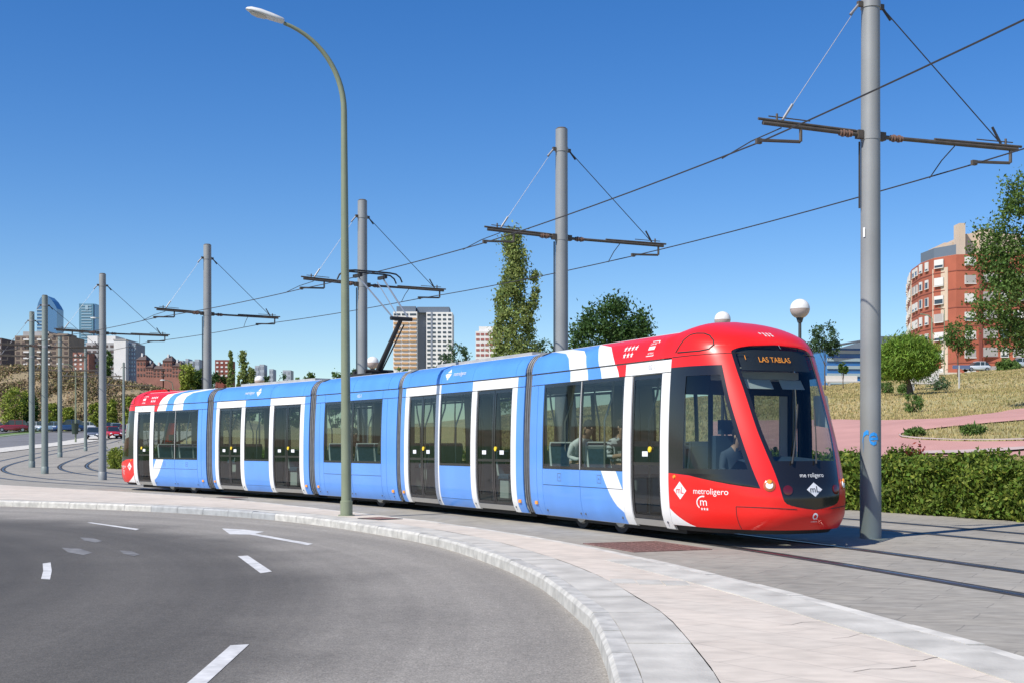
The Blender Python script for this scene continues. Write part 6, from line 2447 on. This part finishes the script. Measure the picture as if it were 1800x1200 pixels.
def car(label, x, y_or_none, d, yaw, col, kind='hatch', z=None, gname='cars'):
    X = at_px(x, d)
    zz = z if z is not None else max(float(gl(d)), lz(X, d)) + .1
    o = thing('parked_car' if 'parked' in gname else 'moving_car', label, 'car', (X, d, zz), yaw, gname)
    paint = mat('car_paint_%d' % len(MATS), col, .28, coat=.5)
    Lc, Wd = (4.1, 1.72) if kind == 'hatch' else (4.6, 1.85)
    belt, roof = (.88, 1.46) if kind == 'hatch' else (1.02, 1.75)
    st = [(-.50, .55, .45, .78), (-.47, .80, .28, .92), (-.30, .97, .22, belt + .04), (0, 1.0, .22, belt), (.22, .99, .22, belt - .02), (.38, .95, .24, belt - .12), (.47, .82, .28, belt - .24), (.50, .60, .42, belt - .32)]
    P = []
    for fx, fw, zb_, zt_ in st:
        x_ = fx * Lc
        w = Wd / 2 * fw
        P.append([(x_, -w * .86, zb_), (x_, -w, zb_ + .14), (x_, -w, (zb_ + zt_) / 2), (x_, -w * .97, zt_ - .10), (x_, -w * .84, zt_), (x_, 0, zt_ + .03), (x_, w * .84, zt_), (x_, w * .97, zt_ - .10), (x_, w, (zb_ + zt_) / 2), (x_, w, zb_ + .14), (x_, w * .86, zb_)])
    mb = MB().grid(P, flip=True)
    mb.add(P[0], [tuple(range(11))]); mb.add(P[-1], [tuple(range(10, -1, -1))])
    mb.build('body', paint, o, smooth=40)
    g0 = [(-.46, belt, .80), (-.38, roof - .08, .70), (-.30, roof, .68), (.05, roof, .68), (.10, roof - .05, .69), (.26, belt - .03, .82)]
    if kind == 'hatch':
        g0 = [(-.47, belt, .80), (-.36, roof - .12, .70), (-.26, roof, .66), (.02, roof, .66), (.07, roof - .06, .68), (.24, belt - .02, .82)]
    P = [[(fx * Lc, -Wd / 2 * fw - (0 if z_ > belt + .05 else .02), min(z_, belt) - .03), (fx * Lc, -Wd / 2 * fw * .98, z_), (fx * Lc, Wd / 2 * fw * .98, z_), (fx * Lc, Wd / 2 * fw + (0 if z_ > belt + .05 else .02), min(z_, belt) - .03)] for fx, z_, fw in g0]
    MB().grid(P, flip=True).build('windows', M_CGL, o)
    rx0, rx1 = g0[2][0] * Lc - .12, g0[3][0] * Lc + .06
    rw = Wd / 2 * g0[2][2]
    MB().cbox(rx0, rx1, -rw, rw, roof - .03, roof + .03, .025).build('roof', paint, o)
    for s in (-1, 1):
        mb = MB()
        for fx, z_ in ((g0[2][0] * Lc * 1.0, 0), (.0 * Lc - .35, 0)):
            mb.box(fx - .04, fx + .04, s * rw * .99 if s > 0 else -rw * 1.05, rw * 1.05 if s > 0 else -rw * .99, belt - .03, roof - .02)
        mb.build('door_pillar', paint, o)
        for fx in (-.31, .31):
            w = MB().tube([(fx * Lc, s * (Wd / 2 - .20), .31), (fx * Lc, s * (Wd / 2 + .01), .31)], .31, 16).build('wheel', M_TYRE, o, smooth=40)
            MB().tube([(fx * Lc, s * (Wd / 2 + .01), .31), (fx * Lc, s * (Wd / 2 + .02), .31)], .19, 12).build('rim', M_STEEL, w)
        MB().sphere((.475 * Lc, s * Wd * .34, belt - .30), .13, 8, 6, sc=(.8, 1.2, .7)).build('headlight', M_HEADL, o)
        MB().sphere((-.485 * Lc, s * Wd * .36, belt - .12), .12, 8, 6, sc=(.5, .9, 1.2)).build('tail_light', M_REDL, o)
    MB().box(.499 * Lc, .503 * Lc + .02, -.26, .26, .38, .50).build('number_plate', M_PASTE, o)
    return o


GP = 'cars parked below the embankment'
car('black car parked at the far left edge', -8, 0, 187, R(20), (.015, .015, .018), 'suv', gname=GP)
car('dark red car parked on the far left below the yellow-green tree', 22, 0, 187, R(-160), (.22, .02, .03), 'suv', gname=GP)
car('white car parked left of the close pair of poles', 50, 0, 188, R(-158), (.65, .66, .68), gname=GP)
car('grey-blue car parked behind the close pair of poles', 66, 0, 189, R(-158), (.16, .20, .27), gname=GP)
car('pale blue car parked right of the close pair of poles', 90, 0, 189, R(-158), (.22, .32, .42), gname=GP)
car('dark blue off-roader parked left of the litter bin post', 121, 0, 188, R(-158), (.02, .06, .16), 'suv', gname=GP)
car('white car parked right of the litter bin post', 144, 0, 189, R(-158), (.60, .63, .66), gname=GP)
GM = 'cars coming down the far road'
car('grey car with bright headlamp on the far road by the collared pole', 164, 0, 152, R(-76), (.13, .15, .19), z=float(gl(152)) + .03, gname=GM)
car('bright red car on the far road left of the tram tail', 198, 0, 156, R(-60), (.45, .015, .02), z=float(gl(156)) + .03, gname=GM)
car('dark red car on the far road touching the tram tail', 222, 0, 166, R(-62), (.20, .02, .03), z=float(gl(166)) + .03, gname=GM)
car('light blue car on the far road behind the red one', 205, 0, 178, R(-62), (.30, .40, .50), z=float(gl(178)) + .05, gname=GM)
car('dark green car on the far road behind the free standing pole', 192, 0, 184, R(-62), (.03, .07, .05), z=float(gl(184)) + .05, gname=GM)
GB = 'cars parked in front of the brick block'
for (x, d_, yw, c, kd, lab) in ((1716, 186, -170, (.55, .60, .64), 'hatch', 'silver car parked before the brick block left of the big tree'), (1790, 184, -172, (.42, .48, .54), 'hatch', 'silver-blue car parked before the brick block at the right edge'),
                                (1572, 185, -150, (.60, .60, .62), 'hatch', 'white car parked left of the pine trunk'), (1594, 188, -150, (.22, .03, .07), 'hatch', 'dark red car parked behind the pine trunk'),
                                (1624, 187, -165, (.20, .22, .25), 'hatch', 'grey car parked right of the pine trunk'), (1556, 190, -150, (.03, .08, .06), 'hatch', 'dark green car parked beside the nearest pole')):
    car(lab, x, 0, d_, R(yw), c, kd, gname='parked ' + GB)
